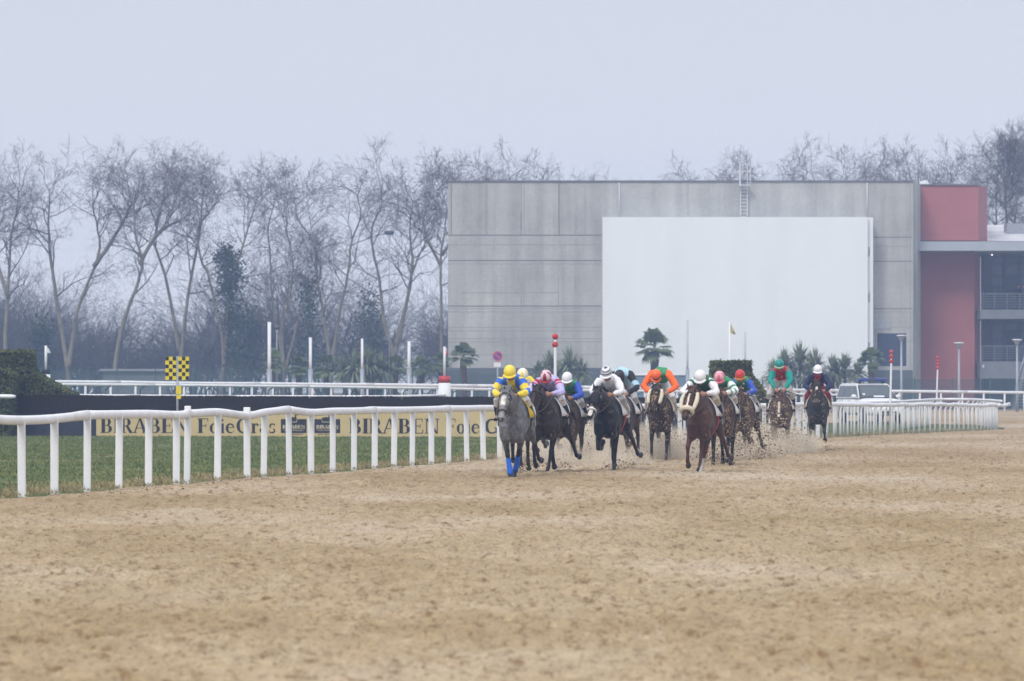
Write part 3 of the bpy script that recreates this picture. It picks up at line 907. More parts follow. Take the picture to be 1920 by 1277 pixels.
for px, top, Y, lab in ((1690, 628, 266, 'lamp post standing before the dark blue doorway'), (1798, 642, 266, 'lamp post standing before the red wall'), (1907, 636, 266, 'lamp post standing before the balconies')):
    k = Y / FPX; x = xa(px, Y); zt = za(top, Y)
    f = thing('lamp_post', lab, 'street lamp', (x, Y, 0), 0, 'lamp posts by the grey hall')
    MB().tube([(0, 0, -.1), (0, 0, 1.2), (0, 0, zt - 12 * k)], [2.6 * k, 2.4 * k, 1.7 * k], None, 10, (1, 0, 0)).build('pole', M['grey_metal'], f, True)
    MB().tube([(0, 0, zt - 12 * k), (0, 0, zt - 8 * k), (0, 0, zt - 2 * k)], [1.8 * k, 4.2 * k, 7.5 * k], None, 16, (1, 0, 0)).build('lamp_bowl', M['lamp_glass'], f, True)
    MB().tube([(0, 0, zt - 2 * k), (0, 0, zt - .6 * k), (0, 0, zt)], [9.5 * k, 9.5 * k, 5 * k], None, 18, (1, 0, 0)).build('lamp_cap', M['white_paint'], f, True)

# ================================================================== green mesh fence
def mesh_mat():
    m, t, b = newmat('wire_mesh')
    b.inputs['Base Color'].default_value = (0.028, 0.062, 0.066, 1)
    b.inputs['Roughness'].default_value = 0.6
    tc = N(t, 'ShaderNodeTexCoord'); sp = N(t, 'ShaderNodeSeparateXYZ'); t.links.new(tc.outputs['Object'], sp.inputs[0])
    def lines(sock, pitch, part):
        a = N(t, 'ShaderNodeMath', operation='DIVIDE'); t.links.new(sock, a.inputs[0]); a.inputs[1].default_value = pitch
        f_ = N(t, 'ShaderNodeMath', operation='FRACT'); t.links.new(a.outputs[0], f_.inputs[0])
        l = N(t, 'ShaderNodeMath', operation='LESS_THAN'); t.links.new(f_.outputs[0], l.inputs[0]); l.inputs[1].default_value = part
        return l.outputs[0]
    mx = N(t, 'ShaderNodeMath', operation='MAXIMUM')
    t.links.new(lines(sp.outputs[0], 0.05, 0.38), mx.inputs[0]); t.links.new(lines(sp.outputs[2], 0.2, 0.1), mx.inputs[1])
    t.links.new(mx.outputs[0], b.inputs['Alpha'])
    return m
M['wire_mesh'] = mesh_mat()
def mesh_fence():
    f = thing('mesh_fence', 'long green wire mesh fence below the bare trees and hall', 'fence', (0, 281, 0))
    X = [-36 + 2.5 * i for i in range(30)]
    for i, x in enumerate(X):
        g = gz(x, 281)
        MB().box(-.045, .045, -.045, .045, -.1, 2.25).build('post', M['green_metal'], f, False, (x, 0, g))
        if i < len(X) - 1:
            g2 = gz(x + 2.5, 281)
            mb = MB().add([(0.05, 0, .05), (2.45, 0, .05 + g2 - g), (2.45, 0, 2.12 + g2 - g), (0.05, 0, 2.12)], [(0, 1, 2, 3)])
            mb.build('wire_panel', M['wire_mesh'], f, False, (x, 0, g))
mesh_fence()
# ================================================================== the grey hall
def concrete():
    m, t, b = newmat('concrete')
    n = noise_node(t, 0.35, 5); n2 = noise_node(t, 1.0, 5, stretch=(1.2, 1, 0.08)); n3 = noise_node(t, 5, 3)
    col = ramp(t, n.outputs[0], [(0.3, (0.312, 0.316, 0.308)), (0.7, (0.432, 0.435, 0.422))])
    col = mixc(t, 1.0, col, ramp(t, n2.outputs[0], [(0.3, 0.80), (0.72, 1.16)]), 'MULTIPLY')
    col = mixc(t, 1.0, col, ramp(t, n3.outputs[0], [(0.3, 0.91), (0.7, 1.07)]), 'MULTIPLY')
    t.links.new(col, b.inputs['Base Color']); b.inputs['Roughness'].default_value = 0.9
    return m
M['concrete'] = concrete()
M['white_render'] = plain('white_render', (0.70, 0.745, 0.775), 0.85, 0.04, 0.5, stretch=(1, 1, 0.15))
M['red_render'] = plain('red_render', (0.345, 0.125, 0.12), 0.85, 0.07, 0.6)
M['seam'] = plain('seam', (0.15, 0.155, 0.16), 0.9, 0.15, 3)
M['seam_soft'] = plain('seam_soft', (0.265, 0.27, 0.27), 0.9, 0.12, 3)
M['pale_metal'] = plain('pale_metal', (0.52, 0.54, 0.56), 0.5, 0.06, 2)
M['roof_sheet'] = plain('roof_sheet', (0.48, 0.49, 0.51), 0.6, 0.2, 0.6)
M['dark_door'] = plain('dark_door', (0.03, 0.045, 0.08), 0.5, 0.12, 2)
M['glass'] = plain('glass', (0.085, 0.105, 0.145), 0.15, 0.3, 0.4, spec=0.5)
M['red_side'] = M['red_render']
M['rail_steel'] = plain('rail_steel', (0.13, 0.15, 0.18), 0.5, 0.1, 4)
M['slab_grey'] = plain('slab_grey', (0.34, 0.375, 0.42), 0.6, 0.06, 2)
M['dim_concrete'] = plain('dim_concrete', (0.17, 0.185, 0.2), 0.9, 0.12, 1)
def hall():
    Y = 296.0
    ex, ez = (lambda p, y=Y: xa(p, y)), (lambda p, y=Y: za(p, y))
    x0 = ex(840)
    f = thing('grey_hall', 'big windowless grey concrete hall with a white wall panel and red corner tower', 'building', (x0, Y, 0))
    lx = lambda p, y=Y: xa(p, y) - x0
    zt = ez(341)
    W = MB().prism([(0, 0), (lx(1712, 296), 0.0), (lx(1726, 299), 3.0), (lx(1726, 299), 24), (0, 24)], -.1, zt)
    wl = W.build('concrete_wall', M['concrete'], f)
    jo = MB(); js = MB()
    def hl(py, p0, p1, t=0.05, s=jo): s.box(lx(p0), lx(p1), -.006, 0.02, ez(py) - t / 2, ez(py) + t / 2)
    def vl(p, py0, py1, t=0.05, s=jo): s.box(lx(p) - t / 2, lx(p) + t / 2, -.004, 0.02, ez(py1), ez(py0))
    for py in (441, 488.5, 574): hl(py, 840, 1130, .07)
    for py, a, b in ((459, 840, 1130), (495, 840, 1130), (549, 866, 1050), (579, 840, 1130), (585, 840, 1130), (614, 840, 1130), (620.5, 840, 1130), (635, 840, 1130), (641, 840, 1130), (665, 842, 1130)): hl(py, a, b, .045, js)
    for py in (445, 490, 579): hl(py, 1637, 1711, .06)
    for py in (462, 585, 614, 640): hl(py, 1637, 1711, .045, js)
    for p, a, b in ((846.5, 343, 440), (913, 345, 440), (977.5, 343, 440), (983, 343, 440), (1048, 344, 440)): vl(p, a, b, .05, js)
    for p, a, b in ((978, 496, 573), (982.5, 496, 573), (1047, 518, 573), (1079, 402, 440), (1097, 347, 440), (1079, 520, 548), (911, 345, 441), (1290, 345, 406), (1040, 621, 640), (1707, 345, 690), (1530, 345, 406), (1641, 610, 690), (980, 641, 690)): vl(p, a, b, .05, js)
    for p, a, b in ((846, 345, 441), (977, 400, 441), (1048, 345, 441)): vl(p, a, b, .03)
    jo.build('joints', M['seam'], wl); js.build('faint_joints', M['seam_soft'], wl)
    pb = MB()
    for p in (1161, 1626): pb.tube([(lx(p), -.06, ez(406)), (lx(p), -.06, ez(343))], .05, None, 8, (1, 0, 0))
    pb.build('downpipe', M['pale_metal'], f, True)
    MB().box(-.08, lx(1712), -.1, 24.05, zt + .003, zt + .1).build('coping', M['seam'], f)
    MB().box(-.03, lx(1130) , -.05, .03, -.05, ez(690)).build('plinth', M['dark_plinth'], f)
    MB().box(lx(1637), lx(1711), -.05, .03, -.05, ez(694)).build('plinth', M['dark_plinth'], f)
    MB().box(lx(1130, 293.6), lx(1627, 293.6), -2.4, -.01, -.1, ez(407, 293.6)).build('white_wall', M['white_render'], f)
    MB().box(lx(1627, 293.6) + .003, lx(1637, 294), -2.0, -.01, -.1, ez(408, 294)).build('white_return', M['white_render'], f)
    mb = MB()
    for py in (472, 558, 651): mb.box(lx(1628.5, 294), lx(1630.5, 294), -2.012, -1.9, ez(py + 9, 294), ez(py - 9, 294))
    mb.build('wall_slots', M['seam'], f)
    d = MB().box(lx(1645), lx(1699), -.04, .05, ez(686), ez(625)).build('doorway', M['dark_door'], f)
    lv = MB().box(lx(1637.5), lx(1670), -.03, .05, ez(617), ez(598)).build('vent_grille', M['grey_metal'], f)
    mb = MB()
    for i in range(9): mb.box(lx(1639), lx(1669), -.06, -.031, ez(616 - i * 2), ez(615 - i * 2))
    mb.build('grille_slats', M['pale_metal'], lv)
    # the red tower and the balconied wing
    Yr = 300.0
    MB().prism([(lx(1726, Yr) + .02, 4), (lx(1834, Yr), 4), (lx(1851, Yr + 3), 7), (lx(1851, Yr + 3), 18), (lx(1726, Yr) + .02, 18)], ez(451, Yr), ez(348, Yr)).build('red_tower', M['red_render'], f)
    MB().box(lx(1725, Yr), lx(1834, Yr), 3.9, 18.1, ez(348, Yr) + .003, ez(345, Yr)).build('tower_coping', M['seam'], f)
    MB().prism([(lx(1726, Yr) + .02, 5.6), (lx(1832, Yr), 5.6), (lx(1839, Yr + 3), 7.3), (lx(1839, Yr + 3), 18), (lx(1726, Yr) + .02, 18)], -.1, ez(470, Yr) - .003).build('red_wall', M['red_render'], f)
    MB().box(lx(1722, 298), lx(2080, 298), 2.2, 18.2, ez(470, 298), ez(452.5, 298)).build('roof_slab', M['slab_grey'], f)
    MB().add([(lx(1851, 302), 6, ez(452, 302)), (lx(2080, 302), 6, ez(452, 302)), (lx(2080, 316), 20, ez(420, 316)), (lx(1851, 316), 20, ez(422, 316)), (lx(1851, 316), 20, ez(452, 302)), (lx(2080, 316), 20, ez(452, 302))], [(0, 1, 2, 3), (3, 2, 5, 4), (0, 3, 4), (1, 5, 2), (0, 4, 5, 1)]).build('roof', M['roof_sheet'], f)
    MB().box(lx(1888, 308), lx(1990, 308), 12, 14, ez(438, 308), ez(419, 308)).build('skylight', M['grey_metal'], f)
    # balconies
    yb = 12.5; Yb = Y + yb
    g0 = lx(1839, Yb); g1 = lx(2080, Yb)
    MB().box(g0, g1, yb, yb + .1, -.1, ez(470, Yb)).build('glass_wall', M['glass'], f)
    mb = MB()
    for p in (1843, 1857, 1883, 1911, 1938, 1965, 1992): mb.box(lx(p, Yb) - .14, lx(p, Yb) + .14, yb - .12, yb - .002, 0, ez(471, Yb))
    for py in (495, 517.5, 538, 606, 620, 638): mb.box(g0, g1, yb - .08, yb - .003, ez(py, Yb) - .08, ez(py, Yb) + .08)
    mb.build('mullions', M['dark_metal'], f)
    for a, b in ((517, 580), (622, 677)):
        MB().box(lx(1884, Yb), lx(1910, Yb), yb - .2, yb - .13, ez(b, Yb), ez(a, Yb)).build('balcony_door', M['dark_metal'], f)
    MB().box(lx(1838, 300), lx(2080, 300), 4.0, yb - .01, ez(598, 300), ez(580.5, 300)).build('balcony_slab', M['dim_concrete'], f)
    MB().box(lx(1838, 300), lx(2080, 300), 4.0, yb - .01, ez(710, 300), ez(677.5, 300)).build('balcony_slab', M['dim_concrete'], f)
    for a, b in ((551, 580), (649, 677)):
        mb = MB()
        for i in range(6):
            z = ez(a + (b - a) * i / 6, 300); t_ = .035 if i == 0 else .02
            mb.box(lx(1839, 300), lx(2080, 300), 4.05, 4.1, z - t_, z + t_)
        for p in range(1841, 2080, 24): mb.box(lx(p, 300) - .03, lx(p, 300) + .03, 4.11, 4.16, ez(b, 300), ez(a, 300))
        mb.build('balcony_railing', M['rail_steel'], f)
    MB().box(lx(1842, 300), lx(1845, 300), 3.9, 4.0, ez(690, 300), ez(684, 300)).build('meter_box', M['pale_metal'], f)
    e, t, b = newmat('lit_lamp'); b.inputs['Emission Color'].default_value = (1, .9, .7, 1); b.inputs['Emission Strength'].default_value = 1.3
    MB().ball((lx(1860, 303), 7, ez(478, 303)), .06, 10, 8).build('ceiling_lamp', e, f)
    MB().box(lx(1839, Yb), lx(1850, Yb), yb - 2, yb - .13, -.1, ez(470.3, Yb)).build('side_wall', M['dark_metal'], f)
    # roof things
    vd = MB().tube([(lx(1754), 8, zt + .1), (lx(1754), 8, ez(338)), (lx(1754), 8, ez(331)), (lx(1754), 8, ez(328))], [.55, .45, .3, .08], None, 16, (1, 0, 0))
    vd.build('roof_vent', M['pale_metal'], f, True)
    MB().tube([(lx(1745), 9, zt), (lx(1745), 9, ez(300)), (lx(1745), 9, ez(262))], [.05, .035, .02], None, 8, (1, 0, 0)).build('antenna', M['grey_metal'], f, True)
    MB().tube([(lx(1765), 8, zt), (lx(1765), 8, ez(312)), (lx(1763.5), 8, ez(309)), (lx(1761), 8, ez(310))], .035, None, 8, (1, 0, 0)).build('vent_pipe', M['grey_metal'], f, True)
    # the wall ladder with its roof cage
    ld = MB(); yl = -.25
    for p in (1388, 1401): ld.box(lx(p) - .035, lx(p) + .035, yl - .03, yl + .03, ez(405.5), ez(309))
    for p in (1385.5, 1405.5): ld.box(lx(p) - .03, lx(p) + .03, yl - .6, yl - .55, ez(348), ez(309))
    ld.box(lx(1393) - .03, lx(1393) + .03, yl + .5, yl + .55, ez(341), ez(310))
    lad = ld.build('ladder', M['pale_metal'], f)
    rg = MB()
    for i in range(9): rg.box(lx(1388) + .04, lx(1401) - .04, yl - .02, yl + .02, ez(354 + i * 6.6) - .03, ez(354 + i * 6.6) + .03)
    for py in (309, 323): rg.box(lx(1385), lx(1406), yl - .62, yl - .54, ez(py) - .03, ez(py) + .03)
    rg.box(lx(1384), lx(1405), yl - .66, yl - .1, ez(349), ez(347.5))
    rg.build('rungs', M['pale_metal'], lad)
M['dark_plinth'] = plain('dark_plinth', (0.09, 0.105, 0.12), 0.85, 0.15, 1)
hall()

def stairs():
    Y = 292.0; k = Y / FPX; x0 = xa(1898, Y)
    f = thing('outside_stair', 'steep grey metal outside stair below the balconies', 'stairs', (x0, Y, 0))
    zt = za(678, Y); n = 16
    for s in (0, 1.3):
        MB().add([(0, s, 0), (.25, s, 0), (1.1, s, zt), (.85, s, zt), (0, s + .06, 0), (.25, s + .06, 0), (1.1, s + .06, zt), (.85, s + .06, zt)], [(0, 1, 2, 3), (7, 6, 5, 4), (0, 4, 5, 1), (1, 5, 6, 2), (2, 6, 7, 3), (3, 7, 4, 0)]).build('stringer', M['grey_metal'], f)
    for i in range(n):
        z = (i + .5) * zt / n; x = .12 + .85 * (i + .5) / n
        MB().box(x - .2, x + .55, -.05, 1.3, z - .03, z + .03).build('tread', M['grey_metal'], f)
    MB().tube([(.05, -.1, .95), (.5, -.1, zt * .5 + .95), (.9, -.1, zt + .6)], .04, None, 8, (0, 1, 0)).build('handrail', M['grey_metal'], f, True)
stairs()

def cabin():
    Y = 276.0; x0 = xa(1181, Y); lx = lambda p: xa(p, Y) - x0
    f = thing('track_cabin', 'low blue grey cabin with a pale rounded top behind the far rail', 'cabin', (x0, Y, 0))
    MB().box(0, lx(1288), 0, 2.2, 0, za(706, Y)).build('wall', M['cabin_blue'], f)
    MB().tube([(-.08, 1.1, za(704, Y)), (.05, 1.1, za(703.5, Y)), (lx(1287), 1.1, za(703.5, Y)), (lx(1289), 1.1, za(704, Y))], [.9, 1.16, 1.16, .9], [.02, .12, .12, .02], 16, (0, 1, 0)).build('roof', M['pale_metal'], f, True)
    mb = MB()
    for p in (1211, 1236, 1262): mb.box(lx(p) - .03, lx(p) + .03, -.03, -.002, 0, za(706, Y))
    mb.build('wall_strips', M['pale_metal'], f)
M['cabin_blue'] = plain('cabin_blue', (0.12, 0.19, 0.26), 0.5, 0.1, 1)
cabin()
def shed():
    Y = 300.0; x0 = xa(193, Y); lx = lambda p: xa(p, Y) - x0; g = gz(x0, Y)
    f = thing('low_shed', 'low pale shed with a flat top behind the mesh fence', 'shed', (x0, Y, g))
    MB().box(0, lx(312), 0, 3, 0, za(696, Y) - g).build('wall', M['dim_concrete'], f)
    MB().box(-.2, lx(312) + .2, -.3, 3.2, za(696, Y) - g + .003, za(692, Y) - g).build('roof', M['grey_metal'], f)
shed()

# ================================================================== trees
class Sticks:
    """cylinder pieces collected as arrays and swept into one mesh"""
    def __init__(self): self.s = []
    def mesh(self, name, k=4):
        A = np.array(self.s)
        p0, p1, r0, r1 = A[:, 0:3], A[:, 3:6], A[:, 6], A[:, 7]
        t = p1 - p0; t /= np.linalg.norm(t, axis=1)[:, None] + 1e-9
        ref = np.where(np.abs(t[:, 2:3]) > .9, np.array([[1., 0, 0]]), np.array([[0., 0, 1]]))
        a = np.cross(t, ref); a /= np.linalg.norm(a, axis=1)[:, None]
        b = np.cross(t, a)
        an = np.linspace(0, 2 * math.pi, k, endpoint=False)
        ring = a[:, None] * np.cos(an)[None, :, None] + b[:, None] * np.sin(an)[None, :, None]
        V = np.concatenate([p0[:, None] + ring * r0[:, None, None], p1[:, None] + ring * r1[:, None, None]], 1).reshape(-1, 3)
        j = np.arange(k); jn = (j + 1) % k
        f = np.stack([j, jn, jn + k, j + k], -1)
        F = (f[None] + 2 * k * np.arange(len(A))[:, None, None]).reshape(-1, 4)
        return np_mesh(name, V, F, True)

def grow(S, tips, rnd, p, d, L, r, lvl, kids, spread, up):
    n = 5 if lvl == 1 else 4 if lvl == 2 else 3
    pts = [(p, r)]
    d = d.normalized(); q = p.copy()
    for i in range(n):
        d = (d + Vector((rnd.gauss(0, .2), rnd.gauss(0, .2), rnd.gauss(0, .16) + up))).normalized()
        q2 = q + d * (L / n)
        r2 = r * (1 - .72 * (i + 1) / n)
        S.s.append((*q, *q2, r * (1 - .72 * i / n), r2))
        q = q2; pts.append((q.copy(), r2))
    tips.append(q)
    if lvl >= len(kids): return
    m = kids[lvl]
    for j in range(m):
        t = .25 + .75 * (j + rnd.random()) / m
        x = t * n; i = min(n - 1, int(x)); fr = x - i
        b = pts[i][0].lerp(pts[i + 1][0], fr); rb = pts[i][1] * (1 - fr) + pts[i + 1][1] * fr
        base = (pts[i + 1][0] - pts[i][0]).normalized()
        ax = Vector((rnd.gauss(0, 1), rnd.gauss(0, 1), rnd.gauss(0, 1))); ax = (ax - base * ax.dot(base)).normalized()
        an = R(rnd.uniform(*spread))
        nd = base * math.cos(an) + ax * math.sin(an)
        grow(S, tips, rnd, b, nd, L * rnd.uniform(.40, .62), max(.0100, rb * .62), lvl + 1, kids, spread, up)

M['plane_bark'] = plain('plane_bark', (0.20, 0.175, 0.13), 0.9, 0.35, 1.2, dirt=((0.10, 0.09, 0.07), 0.7))
M['twig'] = plain('twig', (0.115, 0.095, 0.08), 0.9, 0.3, 2)
M['dark_twig'] = plain('dark_twig', (0.065, 0.055, 0.05), 0.9, 0.3, 0.6)
M['ivy'] = leaf_mat('ivy', (0.022, 0.038, 0.020), (0.05, 0.075, 0.035), 0.8)

def bare_tree(label, base, Y, stems, r0, kids=(0, 6, 5, 3), nb=16, seed=0, reach=4.3, group='bare plane trees beyond the mesh fence', lowest=.32, ivy=None, squash=.30):
    """stems: photo-column/row way points of each stem, from the foot up"""
    rnd = random.Random(seed)
    bx = xa(base[0], Y); g = gz(bx, min(Y, 290))
    f = thing('bare_tree', label, 'tree', (bx, Y, g), 0, group)
    tr = MB(); S = Sticks(); tips = []
    for si, st in enumerate(stems):
        st = [(a, b + max(0, 500 - b) * squash) for a, b in st]
        pts = [Vector((xa(a, Y) - bx, 0, za(b, Y) - g)) for a, b in st]
        pts[0].z = min(pts[0].z, -.1) if si == 0 else pts[0].z
        dep = rnd.uniform(-1.2, 1.2)
        for i, p in enumerate(pts): p.y = dep * i / len(pts)
        Q = smooth_path([tuple(p) for p in pts], 6)
        Q[2:, 0] += np.cumsum(np.array([rnd.gauss(0, .05) for _ in range(len(Q) - 2)])) * .4
        u_ = np.linspace(0, 1, len(Q))
        rr = r0 * .64 * (.9 if si else 1.0) * (1 - .84 * u_ ** .9) * (1 + .35 * np.exp(-u_ * 30) * (si == 0))
        tr.tube(Q, rr, None, 9, (1, 0, 0))
        H = Q[-1, 2]
        for j in range(nb):
            t = lowest + (1 - lowest) * ((j + rnd.random() * .8) / nb) ** .85
            i = min(len(Q) - 2, int(t * (len(Q) - 1))); fr = t * (len(Q) - 1) - i
            b = Vector(Q[i] * (1 - fr) + Q[i + 1] * fr)
            d0 = Vector(Q[i + 1] - Q[i]).normalized()
            az = rnd.uniform(0, 6.283); el = R(rnd.uniform(34, 72))
            ax = Vector((math.cos(az), math.sin(az), 0))
            d = d0 * math.cos(el) + ax * math.sin(el)
            grow(S, tips, rnd, b, d, reach * rnd.uniform(.65, 1.15) * (1.12 - .45 * t), max(.034, rr[i] * .6), 1, kids, (28, 70), .035)
        grow(S, tips, rnd, Vector(Q[-1]), Vector(Q[-1] - Q[-3]), reach * .55, rr[-1], 1, kids, (20, 50), .07)
    tr.build('trunk', M['plane_bark'], f, True)
    cr = link('crown', S.mesh('crown', 3), M['twig'], f)
    # last dead leaves and seed balls near the twig ends
    tp = np.array([tuple(p) for p in tips]); tp = tp[RNG.random(len(tp)) < .16] 
    V, F = leaf_quads(tp + RNG.normal(0, .05, tp.shape), .035, RNG)
    link('dead_leaves', np_mesh('dead_leaves', V, F), M['twig'], f)
    if ivy:
        P = []
        for a, b, rad, n_ in ivy:
            c = np.array((xa(a, Y) - bx, 0, za(b, Y) - g))
            P.append(c + RNG.normal(0, 1, (n_, 3)) * np.array((rad, rad, rad * 1.5)) * .5)
        V, F = leaf_quads(np.vstack(P), .13, RNG)
        link('ivy', np_mesh('ivy', V, F), M['ivy'], f)
    return f

TR = [
 ('slender bare plane tree at the very edge, its stem nearly upright', (22, 748), 330, [[(22, 752), (10, 657), (16, 560), (55 * .39, 426), (30, 350), (33, 282)], [(16, 560), (-10, 470), (-22, 400), (-25, 330)]], .30, 5),
 ('tall bare plane tree forking low into two spreading stems', (129, 752), 332, [[(129, 754), (127, 692), (112, 590), (98, 480), (94, 387), (96, 340), (94, 290)], [(128, 690), (137, 630), (149, 575), (188, 465), (186, 400), (178, 340), (188, 300)], [(176, 500), (215, 420), (238, 360), (250, 330)]], .34, 6),
 ('bare plane tree leaning over and forking high into the tallest crown', (213, 752), 328, [[(213, 754), (214, 690), (228, 610), (254, 535), (263, 490), (252, 430), (247, 347), (240, 310), (236, 272)], [(262, 495), (280, 440), (290, 418), (316, 370), (326, 320), (330, 292)]], .30, 7),
 ('bare plane tree forking at the height of the chequered sign', (339, 752), 331, [[(339, 754), (339, 668), (350, 560), (368, 449), (374, 390), (378, 330), (384, 295)], [(336, 660), (325, 590), (309, 516), (290, 440), (292, 400), (300, 340), (318, 300)]], .28, 8),
 ('bare plane tree with a dark ivy clad stem', (413, 752), 329, [[(413, 754), (417, 711), (424, 640), (430, 560), (444, 500), (456, 440), (466, 387), (478, 330), (472, 318)], [(420, 690), (414, 620), (391, 520), (376, 480), (372, 400), (405, 330), (412, 300)]], .27, 9),
 ('bare plane tree spreading from its foot into many thin stems', (534, 752), 331, [[(532, 754), (530, 680), (508, 563), (503, 465), (500, 400), (512, 330), (515, 300)], [(533, 690), (530, 620), (548, 540), (552, 480), (540, 420), (528, 340)], [(536, 690), (548, 640), (565, 570), (577, 551), (593, 516), (588, 470), (575, 400), (566, 330)], [(531, 690), (524, 620), (540, 540), (545, 480)]], .19, 10),
 ('bare plane tree parting into a clean V above the bushy palms', (621, 752), 330, [[(621, 754), (621, 675), (612, 610), (604, 563), (593, 510), (590, 440), (560, 370), (552, 320)], [(622, 678), (630, 620), (636, 582), (653, 510), (660, 430), (675, 367), (668, 310), (660, 300)]], .27, 11),
 ('bare plane tree parting low on both sides of the tall lamp mast', (739, 752), 330, [[(739, 754), (738, 668), (724, 610), (718, 563), (714, 520), (698, 434), (702, 380), (716, 330), (712, 285)], [(740, 668), (752, 610), (765, 550), (773, 480), (770, 440), (768, 390), (776, 330), (766, 300)], [(744, 650), (765, 560), (772, 520), (790, 460), (812, 400)]], .29, 12),
 ('straight bare plane tree touching the corner of the grey hall', (829, 752), 327, [[(829, 754), (829, 660), (826, 560), (826, 465), (834, 400), (838, 340), (830, 300)], [(827, 500), (800, 420), (795, 360), (812, 310)], [(828, 470), (860, 400), (880, 330), (896, 305)]], .24, 13),
]
for i, (lab, base, Y, st, r0, sd) in enumerate(TR):
    iv = [(438, 600, 1.0, 900), (430, 540, 1.1, 1100), (432, 500, 1.0, 900), (424, 478, .6, 300), (410, 482, .4, 150), (440, 660, .9, 700)] if 'ivy' in lab else None
    bare_tree(lab, base, Y, st, r0, seed=sd, ivy=iv, nb=12 if len(st) > 2 else 16)
BH = [('bare treetop showing above the near corner of the hall', 955, 350, 285, 21), ('low bare treetop over the hall between two taller ones', 1060, 352, 345, 22), ('bare treetop above the hall over the white panel edge', 1215, 352, 345, 23),
      ('bare treetop above the hall beside the roof ladder', 1342, 348, 290, 24), ('broad bare treetop rising over the right half of the hall', 1535, 345, 272, 25), ('bare treetop behind the roof antenna', 1640, 347, 278, 26),
      ('bare treetop behind the dome vent on the roof', 1722, 348, 283, 27), ('bare treetop behind the red tower', 1795, 350, 288, 28)]
for lab, px, Y, top, sd in BH:
    rnd = random.Random(sd)
    j = lambda a: px + rnd.uniform(-a, a)
    bare_tree(lab, (px, 760), Y, [[(px, 765), (j(6), 620), (j(14), 480), (j(20), 400), (j(24), top + 22)], [(px, 600), (px - 26, 480), (px - 40, 400), (px - 46, top + 40)], [(px, 560), (px + 28, 460), (px + 44, 390), (px + 50, top + 45)]], .24, seed=sd, nb=10, reach=3.9, squash=.12, group='bare treetops behind the grey hall', lowest=.55)
bare_tree('dense dark bare tree rising behind the white wing roof', (1900, 760), 342, [[(1900, 765), (1898, 600), (1896, 470), (1902, 380), (1905, 270)], [(1899, 600), (1876, 480), (1864, 390), (1868, 290)], [(1900, 580), (1930, 460), (1944, 370), (1946, 280)], [(1898, 540), (1888, 420), (1884, 330), (1890, 280)]], .3, seed=31, nb=14, kids=(0, 8, 7, 4), reach=3.8, squash=.12, lowest=.45, group=None)

def lamp_mast(label, px, top, Y, wd, hw):
    x = xa(px, Y); g = gz(x, min(Y, 290)); k = Y / FPX; zt = za(top, Y) - g
    f = thing('lamp_mast', label, 'street lamp', (x, Y, g), 0, 'lamp masts before the bare trees')
    MB().tube([(0, 0, -.1), (0, 0, zt * .5), (0, 0, zt - .1)], [wd * k * .6, wd * k * .5, wd * k * .4], None, 10, (1, 0, 0)).build('pole', M['grey_metal'], f, True)
    h = MB().tube([(-hw * k, 0, zt + .02), (-hw * k * .8, 0, zt), (hw * k * .8, 0, zt), (hw * k, 0, zt + .02)], [.05, .14, .14, .05], [.06, .16, .16, .06], 12, (0, 1, 0))
    h.build('lamp_head', M['dark_metal'], f, True)
    MB().tube([(-hw * k * .5, -.02, zt - .05), (0, 0, zt - .45), (hw * k * .5, -.02, zt - .05)], .035, None, 6, (0, 1, 0)).build('bracket', M['grey_metal'], f, True)
lamp_mast('tall thin lamp mast rising between the stems of a bare plane tree', 730, 436, 322, 2.6, 9)
lamp_mast('short lamp mast beside the tallest white pole', 519, 614, 285, 2.2, 6)

def thicket():
    """the wood behind the planes: one mass of thin stems and twigs"""
    protos = []
    for s in range(6):
        rnd = random.Random(100 + s); S = Sticks(); tips = []
        for j in range(5):
            p = Vector((rnd.uniform(-.8, .8), rnd.uniform(-.8, .8), 0))
            grow(S, tips, rnd, p, Vector((rnd.gauss(0, .25), rnd.gauss(0, .25), 1)), rnd.uniform(5, 8), .09, 1, (0, 8, 5, 3), (18, 55), .05)
        protos.append(np.array(S.s))
    out = Sticks(); rows = []
    rnd = random.Random(9)
    for i in range(125):
        Y = rnd.uniform(350, 400); px = rnd.uniform(-60, 900) if i < 85 else rnd.uniform(-700, -60)
        env = 1.0 + .22 * math.sin(px * .013 + 1) + .15 * math.sin(px * .041)
        sc = rnd.uniform(.75, 1.15) * env * (1.0 if px > 330 else .85)
        A = protos[i % 6].copy(); a = rnd.uniform(0, 6.28); c, s = math.cos(a), math.sin(a)
        for k in (0, 3):
            x, y = A[:, k] * c - A[:, k + 1] * s, A[:, k] * s + A[:, k + 1] * c
            A[:, k], A[:, k + 1], A[:, k + 2] = x * sc * 1.2 + xa(px, Y), y * sc * 1.2 + Y, A[:, k + 2] * sc + .6
        A[:, 6:8] *= 1.15
        rows.append(A)
    out.s = np.vstack(rows)
    o = link('woodland', out.mesh('woodland', 3), M['dark_twig'])
    tag(o, 'hazy mass of bare undergrowth and thin wood behind the plane trees', kind='stuff')
thicket()

